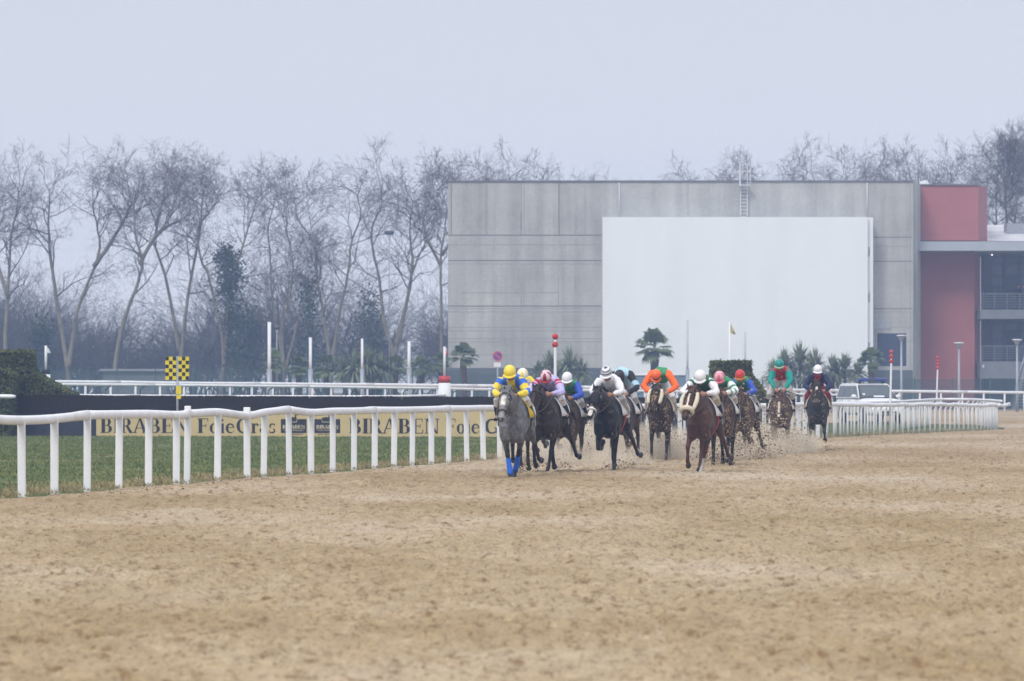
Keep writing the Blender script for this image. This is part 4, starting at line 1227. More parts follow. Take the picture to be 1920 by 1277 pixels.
def evergreen(label, px, Y, top, w_px, seed, n=1700):
    x = xa(px, Y); g = gz(x, 290); k = Y / FPX
    f = thing('evergreen_tree', label, 'tree', (x, Y, g), 0, 'dark evergreens in the wood')
    H = za(top, Y) - g; rnd = np.random.default_rng(seed)
    MB().tube([(0, 0, -.1), (.05, 0, H * .4), (0, 0, H * .85)], [.18, .12, .03], None, 8, (1, 0, 0)).build('trunk', M['dark_twig'], f, True)
    P = []
    for c in range(36):
        z = H * rnd.uniform(.12, 1) ; rad = w_px * k / 2 * (1 - (z / H) ** 1.6) * rnd.uniform(.3, 1.1); a = rnd.uniform(0, 6.28)
        P.append(np.array((rad * math.cos(a), rad * math.sin(a), z * .97)) + rnd.normal(0, 1, (n // 36, 3)) * np.array((.45, .45, .5)))
    V, F = leaf_quads(np.vstack(P), .15, rnd)
    link('crown', np_mesh('crown', V, F), M['ivy'], f)
evergreen('dark conical evergreen behind the V shaped plane tree', 578, 345, 520, 60, 1)
evergreen('dark rounded evergreen filling the gap left of the tall lamp mast', 690, 352, 545, 90, 2)
evergreen('small dark evergreen at the foot of the two stemmed plane', 78, 338, 610, 46, 4)
evergreen('dark evergreen between the ivy tree and the many stemmed plane', 470, 350, 575, 80, 6)

# ================================================================== palms
M['palm_leaf'] = leaf_mat('palm_leaf', (0.065, 0.10, 0.05), (0.15, 0.195, 0.085), 1.2)
M['yucca_leaf'] = leaf_mat('yucca_leaf', (0.10, 0.135, 0.08), (0.21, 0.245, 0.135), 1.0)
M['palm_trunk'] = plain('palm_trunk', (0.06, 0.045, 0.03), 0.95, 0.4, 9)
def fan_palm(label, px, Y, crown_py, base_trunk_w, rad_px, n=46, seed=0, mat='palm_leaf'):
    x = xa(px, Y); g = gz(x, Y); k = Y / FPX; rnd = random.Random(seed)
    f = thing('fan_palm', label, 'palm', (x, Y, g), 0, 'palms along the mesh fence')
    h = za(crown_py, Y) - g; r = base_trunk_w * k / 2
    lean = rnd.uniform(-.08, .08)
    MB().tube(smooth_path([(0, 0, -.1), (lean, 0, h * .35), (0, 0, h * .7), (0, 0, h)], 4), np.interp(np.linspace(0, 1, 13), [0, .5, .9, 1], [r * .9, r, r * 1.25, r * .5]) * np.array([1 + .12 * (i % 2) for i in range(13)]), None, 10, (1, 0, 0)).build('trunk', M['palm_trunk'], f, True)
    V, F = [], []
    Rm = rad_px * k
    for i in range(n):
        az = rnd.uniform(0, 6.28); el = R(rnd.uniform(-42, 85))
        d = np.array((math.cos(az) * math.cos(el), math.sin(az) * math.cos(el), math.sin(el)))
        L1 = Rm * rnd.uniform(.42, .6); c = np.array((0, 0, h)) + d * L1
        side = np.array((-math.sin(az), math.cos(az), 0)); upv = np.cross(d, side)
        b = len(V)
        w_ = .018
        V += [np.array((0, 0, h)) - side * w_, np.array((0, 0, h)) + side * w_, c + side * w_, c - side * w_]; F.append((b, b + 1, b + 2, b + 3))
        for j in range(15):
            a = R(-105 + 210 * j / 14) + rnd.gauss(0, .04)
            ld = d * math.cos(a) + side * math.sin(a)
            L2 = Rm * rnd.uniform(.42, .52) * (1 - .25 * abs(a) / 1.9)
            droop = np.array((0, 0, -1)) * L2 * (.18 + .2 * rnd.random())
            m_ = c + ld * L2 * .55 + upv * .03; e = c + ld * L2 + droop
            s2 = np.cross(ld, upv) * .055 * Rm
            b = len(V)
            V += [c, m_ - s2, e, m_ + s2]; F.append((b, b + 1, b + 2, b + 3))
    link('crown', np_mesh('crown', np.array(V), np.array(F)), M[mat], f)
def yucca(label, heads, Y, seed=0, mat='yucca_leaf', n=150):
    """clump of sword-leaved heads; heads = (px, py, radius px)"""
    px = sum(h[0] for h in heads) / len(heads); x = xa(px, Y); g = gz(x, Y); k = Y / FPX; rnd = random.Random(seed)
    f = thing('spiky_palm', label, 'palm', (x, Y, g), 0, 'spiky palm clumps along the mesh fence')
    V, F = [], []; tr = MB()
    for hx, hy, hr in heads:
        y0 = rnd.uniform(-.8, .8)
        c = np.array((xa(hx, Y) - x, y0, max(.3, za(hy, Y) - g))); Rm = hr * k
        tr.tube([(c[0] * .6, y0, -.1), (c[0] * .9, y0, c[2] * .5), tuple(c)], [.14, .11, .09], None, 7, (1, 0, 0))
        for i in range(n):
            az = rnd.uniform(0, 6.28); el = R(rnd.uniform(-45, 88)); L = Rm * rnd.uniform(.85, 1.4)
            d = np.array((math.cos(az) * math.cos(el), math.sin(az) * math.cos(el), math.sin(el)))
            s = np.array((-math.sin(az), math.cos(az), 0)) * .055
            m_ = c + d * L * .55; e = c + d * L + np.array((0, 0, -1)) * L * .3 * math.cos(el)
            b = len(V); V += [c - s, c + s, m_ + s, m_ - s, e]; F += [(b, b + 1, b + 2, b + 3), (b + 3, b + 2, b + 4, b + 4)]
    tr.build('trunk', M['palm_trunk'], f, True)
    me = bpy.data.meshes.new('crown'); me.from_pydata([tuple(v) for v in V], [], [tuple(dict.fromkeys(q)) for q in F]); me.update()
    link('crown', me, M[mat], f)
fan_palm('lone fan palm silhouetted against the white wall', 1227, 270, 652, 13, 43, 44, 1)
fan_palm('fan palm standing before the grey concrete beside the flag cone', 869, 272, 668, 10, 31, 34, 2)
fan_palm('fan palm below the dark blue doorway', 1634, 272, 678, 10, 32, 34, 3)
fan_palm('hazy fan palm half hidden by the tallest white pole', 512, 276, 680, 9, 32, 30, 4)
fan_palm('hazy fan palm to the right of the tallest white pole', 560, 276, 690, 9, 28, 30, 5)
fan_palm('hazy fan palm behind the second white pole', 612, 276, 690, 9, 30, 30, 6)
fan_palm('hazy fan palm under the tall lamp mast', 742, 276, 688, 9, 28, 30, 7)
fan_palm('hazy fan palm right beside the white pole near the flag cone', 790, 276, 690, 9, 28, 30, 8)
fan_palm('hazy fan palm just before the corner of the hall', 826, 277, 682, 8, 26, 30, 9)
yucca('broad hazy spiky palm clump below the slim white pole', [(665, 692, 34), (690, 684, 34), (715, 694, 32), (640, 698, 28), (702, 702, 26)], 275, 1)
yucca('pale spiky palm clump behind the two ball marker pole', [(1030, 694, 34), (1068, 690, 38), (1090, 702, 28), (1010, 704, 26), (1050, 708, 28)], 273, 2)
yucca('large spiky palm clump behind the rider in teal', [(1470, 688, 32), (1500, 682, 36), (1528, 688, 34), (1450, 704, 28), (1516, 704, 32), (1484, 706, 30)], 272, 3, n=170)
yucca('spiky palm clump behind the rider in navy', [(1560, 696, 28), (1585, 692, 30), (1608, 702, 26), (1572, 710, 26)], 273, 4)
# ================================================================== the white car
M['car_white'] = plain('car_white', (0.72, 0.73, 0.75), 0.3, 0.03, 1.5, spec=0.5, dirt=((0.4, 0.36, 0.3), 0.3))
M['car_glass'] = plain('car_glass', (0.055, 0.072, 0.082), 0.1, 0.2, 1.2, spec=0.6)
M['bar_blue'] = plain('bar_blue', (0.02, 0.035, 0.22), 0.25, 0.1, 3, spec=0.6)
M['chrome'] = plain('chrome', (0.55, 0.57, 0.6), 0.25, 0.05, 3, metal=0.7)
M['lamp_clear'] = plain('lamp_clear', (0.35, 0.37, 0.4), 0.15, 0.1, 9, spec=0.7)
def ring_loft(stations, n=20, p=4.0):
    """superellipse sections along x: (x, z0, z1, half width)"""
    mb = MB(); V = []
    for x, z0, z1, hw in stations:
        for j in range(n):
            a = 2 * math.pi * j / n; c, s = math.cos(a), math.sin(a)
            V.append((x, hw * math.copysign(abs(c) ** (2 / p), c), (z0 + z1) / 2 + (z1 - z0) / 2 * math.copysign(abs(s) ** (2 / p), s)))
    F = [(i * n + j, i * n + (j + 1) % n, (i + 1) * n + (j + 1) % n, (i + 1) * n + j) for i in range(len(stations) - 1) for j in range(n)]
    F += [tuple(range(n - 1, -1, -1)), tuple(range((len(stations) - 1) * n, len(stations) * n))]
    return mb.add(V, F)
def car():
    X, Y = xa(1633, 194.5), 194.5
    f = thing('parked_car', 'white off road car with a blue light bar parked behind the curved white rails', 'car', (X, Y, 0.03), R(-90 + 14))
    b = ring_loft([(2.34, .5, .82, .72), (2.25, .38, .98, .86), (2.0, .34, 1.06, .93), (1.1, .34, 1.13, .945), (.9, .34, 1.15, .945), (-1.2, .34, 1.15, .945), (-2.25, .34, 1.14, .93), (-2.38, .45, 1.05, .85)], 24, 5)
    body = b.build('body', M['car_white'], f, True)
    def section(x, z, hw, sgn): return (x, sgn * hw, z)
    c = MB()
    A = [(1.05, 1.12, .90), (.22, 1.74, .76), (-.1, 1.80, .74), (-1.9, 1.80, .74), (-2.2, 1.73, .76), (-2.36, 1.12, .88)]
    V = [(x, s * hw, z) for s in (1, -1) for x, z, hw in A]
    c.add(V, [tuple(range(5, -1, -1)), tuple(range(6, 12))] + [(i, i + 1, i + 7, i + 6) for i in range(5)])
    c.build('cabin', M['car_white'], f, False)
    def panel(name, pts, mat, parent, out):
        n = Vector(out).normalized() * .012
        P = [Vector(p) for p in pts]
        mb = MB(); k = len(P)
        mb.add([tuple(p + n) for p in P] + [tuple(p) for p in P], [tuple(range(k))] + [(i, (i + 1) % k, k + (i + 1) % k, k + i)[::-1] for i in range(k)])
        return mb.build(name, mat, parent)
    lerp = lambda a, b, t: tuple(a[i] + (b[i] - a[i]) * t for i in range(3))
    wl, wr, tl, tr_ = (1.05, .90, 1.12), (1.05, -.90, 1.12), (.22, .76, 1.74), (.22, -.76, 1.74)
    q = lambda u, v: lerp(lerp(wl, wr, u), lerp(tl, tr_, u), v)
    ws = panel('windscreen', [q(.05, .05), q(.95, .05), q(.93, .93), q(.07, .93)], M['car_glass'], f, (.6, 0, .8))
    panel('windscreen_seal', [q(.0, .0), q(1, .0), q(.97, .97), q(.03, .97)], M['black_rubber'], f, (.3, 0, .4)).location = (-.008, 0, -.008)
    for u in (.2, .55):
        MB().tube([q(u, .04), lerp(q(u + .18, .06), q(u + .18, .1), .5), q(u + .33, .08)], .012, None, 5, (0, 1, 0)).build('wiper', M['black_rubber'], f, loc=(.02, 0, .02))
    MB().box(-.06, .06, -.05, .05, 0, .008).build('windscreen_sticker', M['cloth_white'], ws, loc=(.83, -.62, 1.31)).rotation_euler = (0, R(37), 0)
    MB().box(-.05, .05, -.25, .25, 0, .01).build('dashboard_papers', M['cloth_white'], ws, loc=(1.0, .05, 1.205)).rotation_euler = (0, R(37), 0)
    for s in (1, -1):
        hwz = lambda z: .9 + (z - 1.12) / .62 * (.76 - .9)
        for x0, x1, xt0, xt1 in ((.78, -.2, .22, -.2), (-.28, -1.2, -.28, -1.2), (-1.28, -2.2, -1.28, -2.08)):
            pts = [(x0, s * hwz(1.18), 1.18), (x1, s * hwz(1.18), 1.18), (xt1, s * hwz(1.68), 1.68), (xt0, s * hwz(1.68), 1.68)]
            panel('side_window', pts if s < 0 else pts[::-1], M['car_glass'], f, (0, s, .2))
        for x in (-.24, -1.24):
            MB().box(x - .008, x + .008, s * .955 - .004, s * .955 + .004, .45, 1.08).build('door_gap', M['black_rubber'], f)
        MB().box(-.5, -.32, s * .96 - .012, s * .96 + .012, .98, 1.02).build('door_handle', M['car_white'], f)
        mr = MB().ball((.72, s * 1.06, 1.2), (.07, .13, .1), 12, 8); mr.tube([(.75, s * .9, 1.14), (.72, s * 1.02, 1.18)], .025, None, 6)
        mr.build('mirror', M['car_white'], f, True)
        hl = MB().ball((2.2, s * .66, .86), (.1, .2, .11), 14, 8).build('headlight', M['lamp_clear'], f, True)
        MB().ball((2.29, s * .62, .86), (.03, .06, .06), 10, 6).build('lamp_lens', M['chrome'], hl, True)
        MB().tube([(2.33, s * .62, .56), (2.35, s * .62, .56)], .075, None, 12, (0, 1, 0)).build('fog_lamp', M['car_glass'], f, True)
        for x in (1.45, -1.4):
            ar = MB().tube([(x, s * .93, .39), (x, s * .951, .39)], .44, None, 28, (1, 0, 0)).build('wheel_arch', M['black_rubber'], f)
            y0 = s * .72; y1 = s * .965
            ty = MB().tube([(x, y0, .37), (x, y0 + (y1 - y0) * .1, .37), (x, y1 - (y1 - y0) * .1, .37), (x, y1, .37)], [.33, .37, .37, .33], None, 28, (1, 0, 0)).build('tyre', M['black_rubber'], f, True)
            rm = MB().tube([(x, y1 - s * .01, .37), (x, y1 + s * .012, .37)], .24, None, 24, (1, 0, 0)).build('rim', M['chrome'], ty)
            sp = MB()
            for k in range(6):
                a = k * math.pi / 3
                sp.tube([(x + .06 * math.cos(a), y1 + s * .016, .37 + .06 * math.sin(a)), (x + .22 * math.cos(a), y1 + s * .016, .37 + .22 * math.sin(a))], .02, .006, 6, (0, 1, 0))
            sp.build('spokes', M['dark_metal'], rm)
    MB().box(2.22, 2.335, -.42, .42, .74, .95).build('grille', M['dark_metal'], f)
    mb = MB()
    for z in (.78, .84, .9): mb.box(2.336, 2.35, -.4, .4, z, z + .02)
    for y in (-.2, .2): mb.box(2.3365, 2.352, y - .03, y + .03, .75, .94)
    mb.build('grille_bars', M['chrome'], f)
    bp = ring_loft([(2.2, .4, .72, .92), (2.38, .4, .71, .86), (2.44, .44, .68, .74)], 20, 5).build('bumper', M['car_white'], f, True)
    MB().box(2.40, 2.446, -.45, .45, .45, .53).build('air_intake', M['black_rubber'], bp)
    MB().box(2.447, 2.46, -.26, .26, .555, .655).build('number_plate', M['cloth_white'], bp)
    lb = ring_loft([(-.12, 1.90, 2.02, .66), (-.08, 1.885, 2.04, .68), (.18, 1.885, 2.04, .68), (.22, 1.90, 2.02, .66)], 20, 5).build('light_bar', M['bar_blue'], f, True)
    MB().box(-.13, .235, -.12, .12, 1.878, 2.047).build('bar_middle', M['dark_metal'], lb)
    MB().box(-.07, .17, -.66, .66, 2.041, 2.056).build('bar_cap', M['grey_metal'], lb)
    for y in (-.55, .55): MB().box(.0, .1, y - .05, y + .05, 1.79, 1.888).build('bar_foot', M['black_rubber'], lb)
car()

# ================================================================== people on the balcony
def seg_paint(V, segs):
    """index of the nearest segment and the place along it"""
    D, T = [], []
    for a, b, r in segs:
        d, t = seg_dist(V, a, b); D.append(d / r); T.append(t)
    D = np.array(D); T = np.array(T); i = D.argmin(0)
    return i, T[i, np.arange(len(V))]

SKIN = np.array((0.36, 0.19, 0.13))
def head_shapes(mb, c, fwd, up):
    """skull, jaw, nose, brow, ears about the head centre c"""
    c, fwd, up = Vector(c), Vector(fwd).normalized(), Vector(up)
    up = (up - fwd * up.dot(fwd)).normalized(); lft = up.cross(fwd)
    P = lambda f, l, u: tuple(c + fwd * f + lft * l + up * u)
    Mx = Matrix((fwd, lft, up)).transposed()
    def ell(o, r):
        m = MB().ball((0, 0, 0), r, 14, 10)
        mb.add([tuple(Mx @ Vector(v) + Vector(P(*o))) for v in m.v], m.f)
    ell((0, 0, .02), (.098, .078, .10)); ell((.03, 0, -.06), (.062, .056, .06)); ell((.066, 0, -.095), (.026, .026, .022))
    mb.tube([P(.088, 0, .01), P(.112, 0, -.03), P(.098, 0, -.04)], [.012, .017, .012], None, 8, tuple(lft))
    ell((.092, 0, -.066), (.013, .026, .009))
    for s in (1, -1): ell((0, s * .08, -.01), (.024, .012, .032))
    return P, Mx

def hand_shapes(mb, w, h, s, fist=True):
    """palm, four bent fingers, a thumb; w wrist, h hand centre, s side (+1 left)"""
    w, h = Vector(w), Vector(h); d = (h - w).normalized()
    up = Vector((0, 0, 1)); up = (up - d * up.dot(d)).normalized(); inn = d.cross(up) * s
    if (inn.y * s) > 0: inn = -inn
    P = lambda a, b, c: tuple(h + d * a + inn * b + up * c)
    mb.tube([tuple(w), P(-.02, 0, 0), P(.03, 0, 0), P(.045, 0, 0)], [.027, .042, .043, .03], [.022, .022, .02, .014], 10, tuple(up))
    for k, ln in enumerate((.95, 1.1, 1.03, .8)):
        c = .033 - .022 * k
        if fist: q = [P(.035, 0, c), P(.062 * ln, .004, c), P(.07 * ln, .03, c * .95), P(.045, .045, c * .9)]
        else: q = [P(.035, 0, c), P(.07 * ln, .004, c), P(.095 * ln, .014, c * .95), P(.11 * ln, .03, c * .9)]
        mb.tube(q, [.0095, .009, .0085, .007], None, 7, tuple(up))
    mb.tube([P(-.01, .008, .036), P(.022, .03, .05), P(.05, .042, .042)], [.013, .011, .009], None, 7, (0, 1, 0))

def standing(label, px, Y, feet_z, coat, trousers, turn, arm):
    f = thing('person', label, 'person', (xa(px, Y), Y, feet_z), R(-90 + turn), 'people on the balcony')
    mb = MB()
    segs = []
    for s in (1, -1):
        L = [(0, s * .1, .92), (.02, s * .11, .5), (-.01, s * .11, .09)]
        mb.tube(L, [.09, .06, .04], None, 10, (0, 1, 0)); mb.tube([(-.05, s * .11, .045), (.06, s * .115, .045), (.17, s * .125, .03)], [.04, .045, .035], [.045, .04, .028], 10)
        sh, el, ha = (0, s * .2, 1.42), (-.03, s * .27, 1.14), (arm[0], s * arm[1], arm[2])
        mb.tube([(0, s * .1, 1.46), sh, el, ha], [.07, .065, .05, .033], None, 10, (1, 0, 0))
        e = Vector(el).lerp(Vector(ha), 1.28)
        hand_shapes(mb, ha, e, s, False)
        segs += [(L[0], L[2], .09), (sh, el, .07), (el, ha, .06), (ha, tuple(e), .05)]
    mb.tube([(0, 0, .86), (0, 0, 1.05), (0, 0, 1.3), (0, 0, 1.47), (.01, 0, 1.55), (.02, 0, 1.62)], [.165, .15, .19, .15, .06, .055], [.12, .11, .125, .10, .06, .055], 14, (0, 1, 0))
    P, _ = head_shapes(mb, (.03, 0, 1.68), (1, 0, -.1), (0, 0, 1))
    me = melt('body', mb, .012, 2)
    V = co(me)
    C = np.tile(np.array(coat), (len(V), 1)); C[V[:, 2] < .88] = trousers; C[V[:, 2] < .09] = (.02, .02, .02)
    C[V[:, 2] > 1.54] = SKIN
    for i in (3, 7):
        a, b, r = segs[i]; d, t = seg_dist(V, a, b); C[d < .075] = SKIN
    paint(me, C)
    link('body', me, M['tone_cloth'], f)
    h = MB().ball((0, 0, 0), (.105, .085, .085), 14, 8)
    h.v = [(x, y, max(z, -.03)) for x, y, z in h.v]
    h.build('hair', M['hair'], f, True, (.015, 0, 1.73))
M['tone_cloth'] = tone_mat('tone_cloth', 0.8, 0.12, 14, bmp=0.2)
M['tone_skin'] = tone_mat('tone_skin', 0.55, 0.08, 20)
zb = za(580.5, 300)
standing('person in dark clothes standing on the upper balcony with hands by their sides', 1909, 302.3, zb, (.02, .022, .03), (.018, .018, .026), 10, (.06, .27, .88))
standing('person in a grey coat at the upper balcony rail beside another', 1919, 301.6, zb, (.05, .055, .07), (.02, .02, .03), -25, (.22, .2, .98))

# ================================================================== horses
TX = np.array([-.84, -.76, -.62, -.42, -.18, .05, .28, .48, .64, .77, .84])
TZ = np.array([1.28, 1.29, 1.285, 1.27, 1.23, 1.19, 1.165, 1.155, 1.13, 1.07, 1.04])
TW = np.array([.10, .19, .265, .29, .275, .295, .285, .255, .235, .175, .09])
TH = np.array([.13, .22, .285, .325, .33, .365, .41, .435, .385, .26, .13])
def trunk_at(x): return [float(np.interp(x, TX, a)) for a in (TZ, TW, TH)]
def shell(x0, x1, a0, a1, k, thick=.014, n=12, m=18, lift=0.0, flare=0.0):
    """a sheet lying over the back between two angles from the top line"""
    mb = MB(); V = []
    for lay in (0, thick):
        for i in range(n + 1):
            x = x0 + (x1 - x0) * i / n; zc, hw, hh = trunk_at(x)
            for j in range(m + 1):
                a = R(a0 + (a1 - a0) * j / m)
                V.append((x, (hw * k + lay + flare * abs(math.sin(a))) * math.sin(a), zc + lift + (hh * k + lay) * math.cos(a)))
    s = (n + 1) * (m + 1); g = lambda l, i, j: l * s + i * (m + 1) + j
    F = []
    for i in range(n):
        for j in range(m):
            F.append((g(1, i, j), g(1, i + 1, j), g(1, i + 1, j + 1), g(1, i, j + 1))); F.append((g(0, i, j + 1), g(0, i + 1, j + 1), g(0, i + 1, j), g(0, i, j)))
    for i in range(n): F += [(g(0, i, 0), g(0, i + 1, 0), g(1, i + 1, 0), g(1, i, 0)), (g(1, i, m), g(1, i + 1, m), g(0, i + 1, m), g(0, i, m))]
    for j in range(m): F += [(g(1, 0, j), g(1, 0, j + 1), g(0, 0, j + 1), g(0, 0, j)), (g(0, n, j), g(0, n, j + 1), g(1, n, j + 1), g(1, n, j))]
    return mb.add(V, F)

def leg_points(root, lens, angs, lat):
    """joint chain in the horse's own frame; angles from straight down, forward positive"""
    P = [np.array(root, float)]
    tot = sum(lens); done = 0
    for L, a in zip(lens, angs):
        p = P[-1] + L * np.array((math.sin(R(a)), 0, -math.cos(R(a))))
        done += L; p[1] = root[1] + lat * done / tot
        P.append(p)
    return P

FORE = {'reach': (38, 34, 52), 'stand': (6, 2, 34), 'push': (-24, -30, 8), 'fold': (46, -62, -105), 'tuck': (22, -88, -135), 'lift': (30, -20, -45), 'land': (20, 15, 45), 'step': (40, -24, -58), 'dangle': (22, -52, -84), 'dangle_far': (14, -46, -76)}
HIND = {'push': (8, -42, -30, -8), 'under': (55, -12, 24, 46), 'swing': (42, -48, -8, -40), 'trail': (0, -62, -72, -105), 'stand': (28, -32, 4, 30), 'late': (10, -55, -45, -80)}
def horse(label, px, py, yaw, coat, pts_col, fore, hind, head=(0, 0, 0), air=0.0, mat='coat', blaze=None, socks=(), muzzle=None, mane='hair', lat=(0, 0, 0, 0), extras=(), face_dark=None):
    X, Y = at(px, py)
    th = R(-90 - yaw)
    fwd = Vector((math.cos(th), math.sin(th), 0))
    base = Vector((X, Y, 0)) - fwd * .62
    mb = MB()
    legs = []
    for k, (pose, s) in enumerate(zip(fore, (1, -1))):
        P = leg_points((.50, s * .17, .93), (.43, .29, .14, .075), (*FORE[pose], FORE[pose][2] - 4), lat[k])
        legs.append(('fore', s, P))
    for k, (pose, s) in enumerate(zip(hind, (1, -1))):
        P = leg_points((-.55, s * .14, 1.28), (.33, .46, .40, .14, .075), (*HIND[pose], HIND[pose][3] - 4), lat[2 + k])
        legs.append(('hind', s, P))
    low = min(min(p[2] for p in P) for _, _, P in legs)
    dz = -low + air + .015
    f = thing('racehorse', label, 'horse', (base.x, base.y, dz), th, 'racehorses galloping along the sand track')
    # trunk
    mb.tube(np.c_[TX, 0 * TX, TZ], TW, TH, 22, (0, 1, 0))
    hx, hy, hz = head
    poll = np.array((1.20 + hx * .6, hy * .35, 1.60 + hz)); nose = np.array((1.52 + hx, hy, 1.10 + hz * 1.0))
    neck = smooth_path([(.36, 0, 1.30), (.62, 0, 1.385 + hz * .15), (.86, hy * .1, 1.46 + hz * .45), (1.06, hy * .22, 1.55 + hz * .8), tuple(poll + (-.02, 0, -.02))], 4)
    u_ = np.linspace(0, 1, len(neck))
    mb.tube(neck, np.interp(u_, [0, .3, .6, 1], [.21, .155, .115, .085]), np.interp(u_, [0, .3, .6, 1], [.36, .27, .205, .135]), 16, (0, 1, 0))
    hd = nose - poll; hl = np.linalg.norm(hd); hd = hd / hl
    H = lambda t: poll + hd * hl * t
    hs = [0, .12, .28, .45, .62, .8, .92, 1.0]
    mb.tube([H(t) for t in hs], [.07, .098, .108, .086, .066, .06, .066, .04], [.10, .135, .14, .118, .09, .072, .068, .04], 16, (0, 1, 0))
    fr = np.cross(hd, (0, 1, 0)); fr = fr if fr[0] > 0 else -fr          # towards the front of the face
    for s in (1, -1):
        e0 = poll + np.array((-.01, s * .055, .06)); e1 = e0 + np.array((-.03, s * .035, .15))
        mb.tube([e0, e0 * .5 + e1 * .5 + np.array((.0, s * .006, 0)), e1], [.03, .034, .010], [.022, .022, .010], 8, (0, 1, 0))
        mb.ball(tuple(H(.27) + np.array((0, s * .088, 0)) + fr * .06), (.035, .028, .035), 10, 8)
        mb.ball(tuple(H(.93) + np.array((0, s * .038, 0)) + fr * .045), (.022, .02, .028), 8, 6)
        mb.tube([(.40, s * .09, 1.36), (.60, s * .12, 1.18), (.74, s * .095, .98), (.71, s * .11, .86), (.60, s * .14, .78)], [.12, .145, .14, .125, .08], [.15, .17, .16, .14, .09], 12, (0, 1, 0))
        mb.tube([(-.40, s * .12, 1.36), (-.56, s * .13, 1.24), (-.60, s * .125, 1.1)], [.14, .155, .13], [.2, .23, .2], 12, (0, 1, 0))
    mb.tube([tuple(H(.98) + fr * -.03), tuple(H(.86) - fr * .06), tuple(H(.6) - fr * .075)], [.028, .036, .03], None, 8, (0, 1, 0))
    for kind, s, P in legs:
        if kind == 'fore':
            E, K, Fk, Pa, Ho = P
            Q = [np.array((.50, s * .155, 1.12)), E, E * .55 + K * .45, K * .9 + E * .1, K, K * .85 + Fk * .15, (K + Fk) / 2, Fk * .9 + K * .1, Fk, Pa]
            mb.tube(Q, [.10, .088, .066, .046, .050, .042, .033, .036, .043, .036], [.17, .135, .085, .052, .055, .045, .037, .043, .05, .042], 14, (0, 1, 0))
        else:
            Hp, St, K, Fk, Pa, Ho = P
            Q = [Hp, Hp * .4 + St * .6, St, St * .6 + K * .4, K * .88 + St * .12, K, K * .88 + Fk * .12, (K + Fk) / 2, Fk * .9 + K * .1, Fk, Pa]
            mb.tube(Q, [.13, .125, .105, .075, .045, .048, .043, .035, .038, .044, .037], [.24, .23, .17, .105, .062, .068, .055, .042, .046, .052, .043], 14, (0, 1, 0))
        d = (P[-1] - P[-2]) / np.linalg.norm(P[-1] - P[-2])
        mb.tube([P[-2] - d * .01, P[-2] + d * .02, P[-1], P[-1] + d * .012], [.044, .05, .062, .058], [.05, .056, .072, .066], 14, (0, 1, 0))
    me = melt('body', mb, .017, 7, .5)
    V = co(me)
    C = np.tile(np.array(coat, float), (len(V), 1))
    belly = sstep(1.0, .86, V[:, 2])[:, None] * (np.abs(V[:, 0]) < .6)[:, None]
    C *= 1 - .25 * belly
    def blend(mask, col): 
        nonlocal C
        C = C * (1 - mask[:, None]) + np.array(col)[None] * mask[:, None]
    for kind, s, P in legs:
        o_ = 1 if kind == 'fore' else 2
        A = P[o_ - 1] * .45 + P[o_] * .55
        chain = [A] + P[o_:]
        for a, b, sm in zip(chain[:-1], chain[1:], range(9)):
            d, t = seg_dist(V, a, b)
            m = (d < .11).astype(float) * (sstep(0, .8, t) if sm == 0 else 1)
            blend(m, pts_col)
        if (kind, s) in socks:
            d, t = seg_dist(V, P[-3] * .5 + P[-2] * .5 if False else P[-3], P[-2]); blend((d < .09) * (t > .12).astype(float), (.36, .33, .3))
            d, t = seg_dist(V, P[-4] * .35 + P[-3] * .65, P[-3]); blend((d < .07).astype(float), (.36, .33, .3))
        d, t = seg_dist(V, P[-2], P[-1]); blend((d < .11).astype(float) * (t > .02), (.05, .045, .042))
    dh, thd = seg_dist(V, H(0), H(1))
    onhead = (dh < .2) & (V[:, 0] > 1.0)
    rel = V - H(0); front = (rel @ fr) ; side = np.abs(V[:, 1] - (poll[1] + (nose[1] - poll[1]) * thd))
    if face_dark is not None: blend(onhead * sstep(.0, .1, thd) * 1.0, face_dark)
    if muzzle is not None: blend(onhead * sstep(.68, .86, thd), muzzle)
    blend(onhead * (thd > .9) * .6, (.03, .026, .025))
    if blaze:
        t0, t1, wd = blaze
        blend(onhead * (front > .02) * (thd > t0) * (thd < t1) * sstep(wd * 1.25, wd * .8, side + .01 * (vnoise(thd * 9, thd * 0) - .5)), (.6, .57, .53))
    for s in (1, -1):
        e = H(.27) + np.array((0, s * .1, 0)) + fr * .075
        blend((np.linalg.norm(V - e, axis=1) < .03).astype(float), (.008, .007, .007))
        e = H(.95) + np.array((0, s * .042, 0)) + fr * .052
        blend((np.linalg.norm(V - e, axis=1) < .02).astype(float), (.008, .007, .007))
    paint(me, np.clip(C, 0, 1))
    link('body', me, M[mat], f)
    # mane, forelock, tail
    mn = MB(); rnd = random.Random(int(px))
    for i in range(34):
        t = .12 + .85 * i / 33; k = int(t * (len(neck) - 1)); c = neck[k]
        hh = float(np.interp(t, [0, .3, .6, 1], [.36, .27, .205, .135])); tg = (neck[min(k + 1, len(neck) - 1)] - neck[max(k - 1, 0)]); tg = tg / np.linalg.norm(tg)
        up = np.array((-tg[2], 0, tg[0])); p = c + up * hh * .93; sd = rnd.uniform(-.05, .05)
        mn.tube([p, p + up * .05 + np.array((-.03, sd, 0)), p + up * .02 + np.array((-.12, sd * 2 - .04, -.02)), p + np.array((-.2, sd * 2.5 - .07, -.05))], [.02, .022, .016, .004], [.012, .012, .01, .003], 6, (0, 1, 0))
    for i in range(5):
        p = H(.02) + fr * .09; sd = (i - 2) * .02
        mn.tube([p + np.array((-.02, sd, .04)), p + fr * .03 + hd * .07 + np.array((0, sd * 1.5, 0)), p + fr * .02 + hd * .16 + np.array((0, sd * 1.8, 0))], [.016, .014, .003], None, 6, (0, 1, 0))
    mn.build('mane', M[mane], f, True)
    tl = MB()
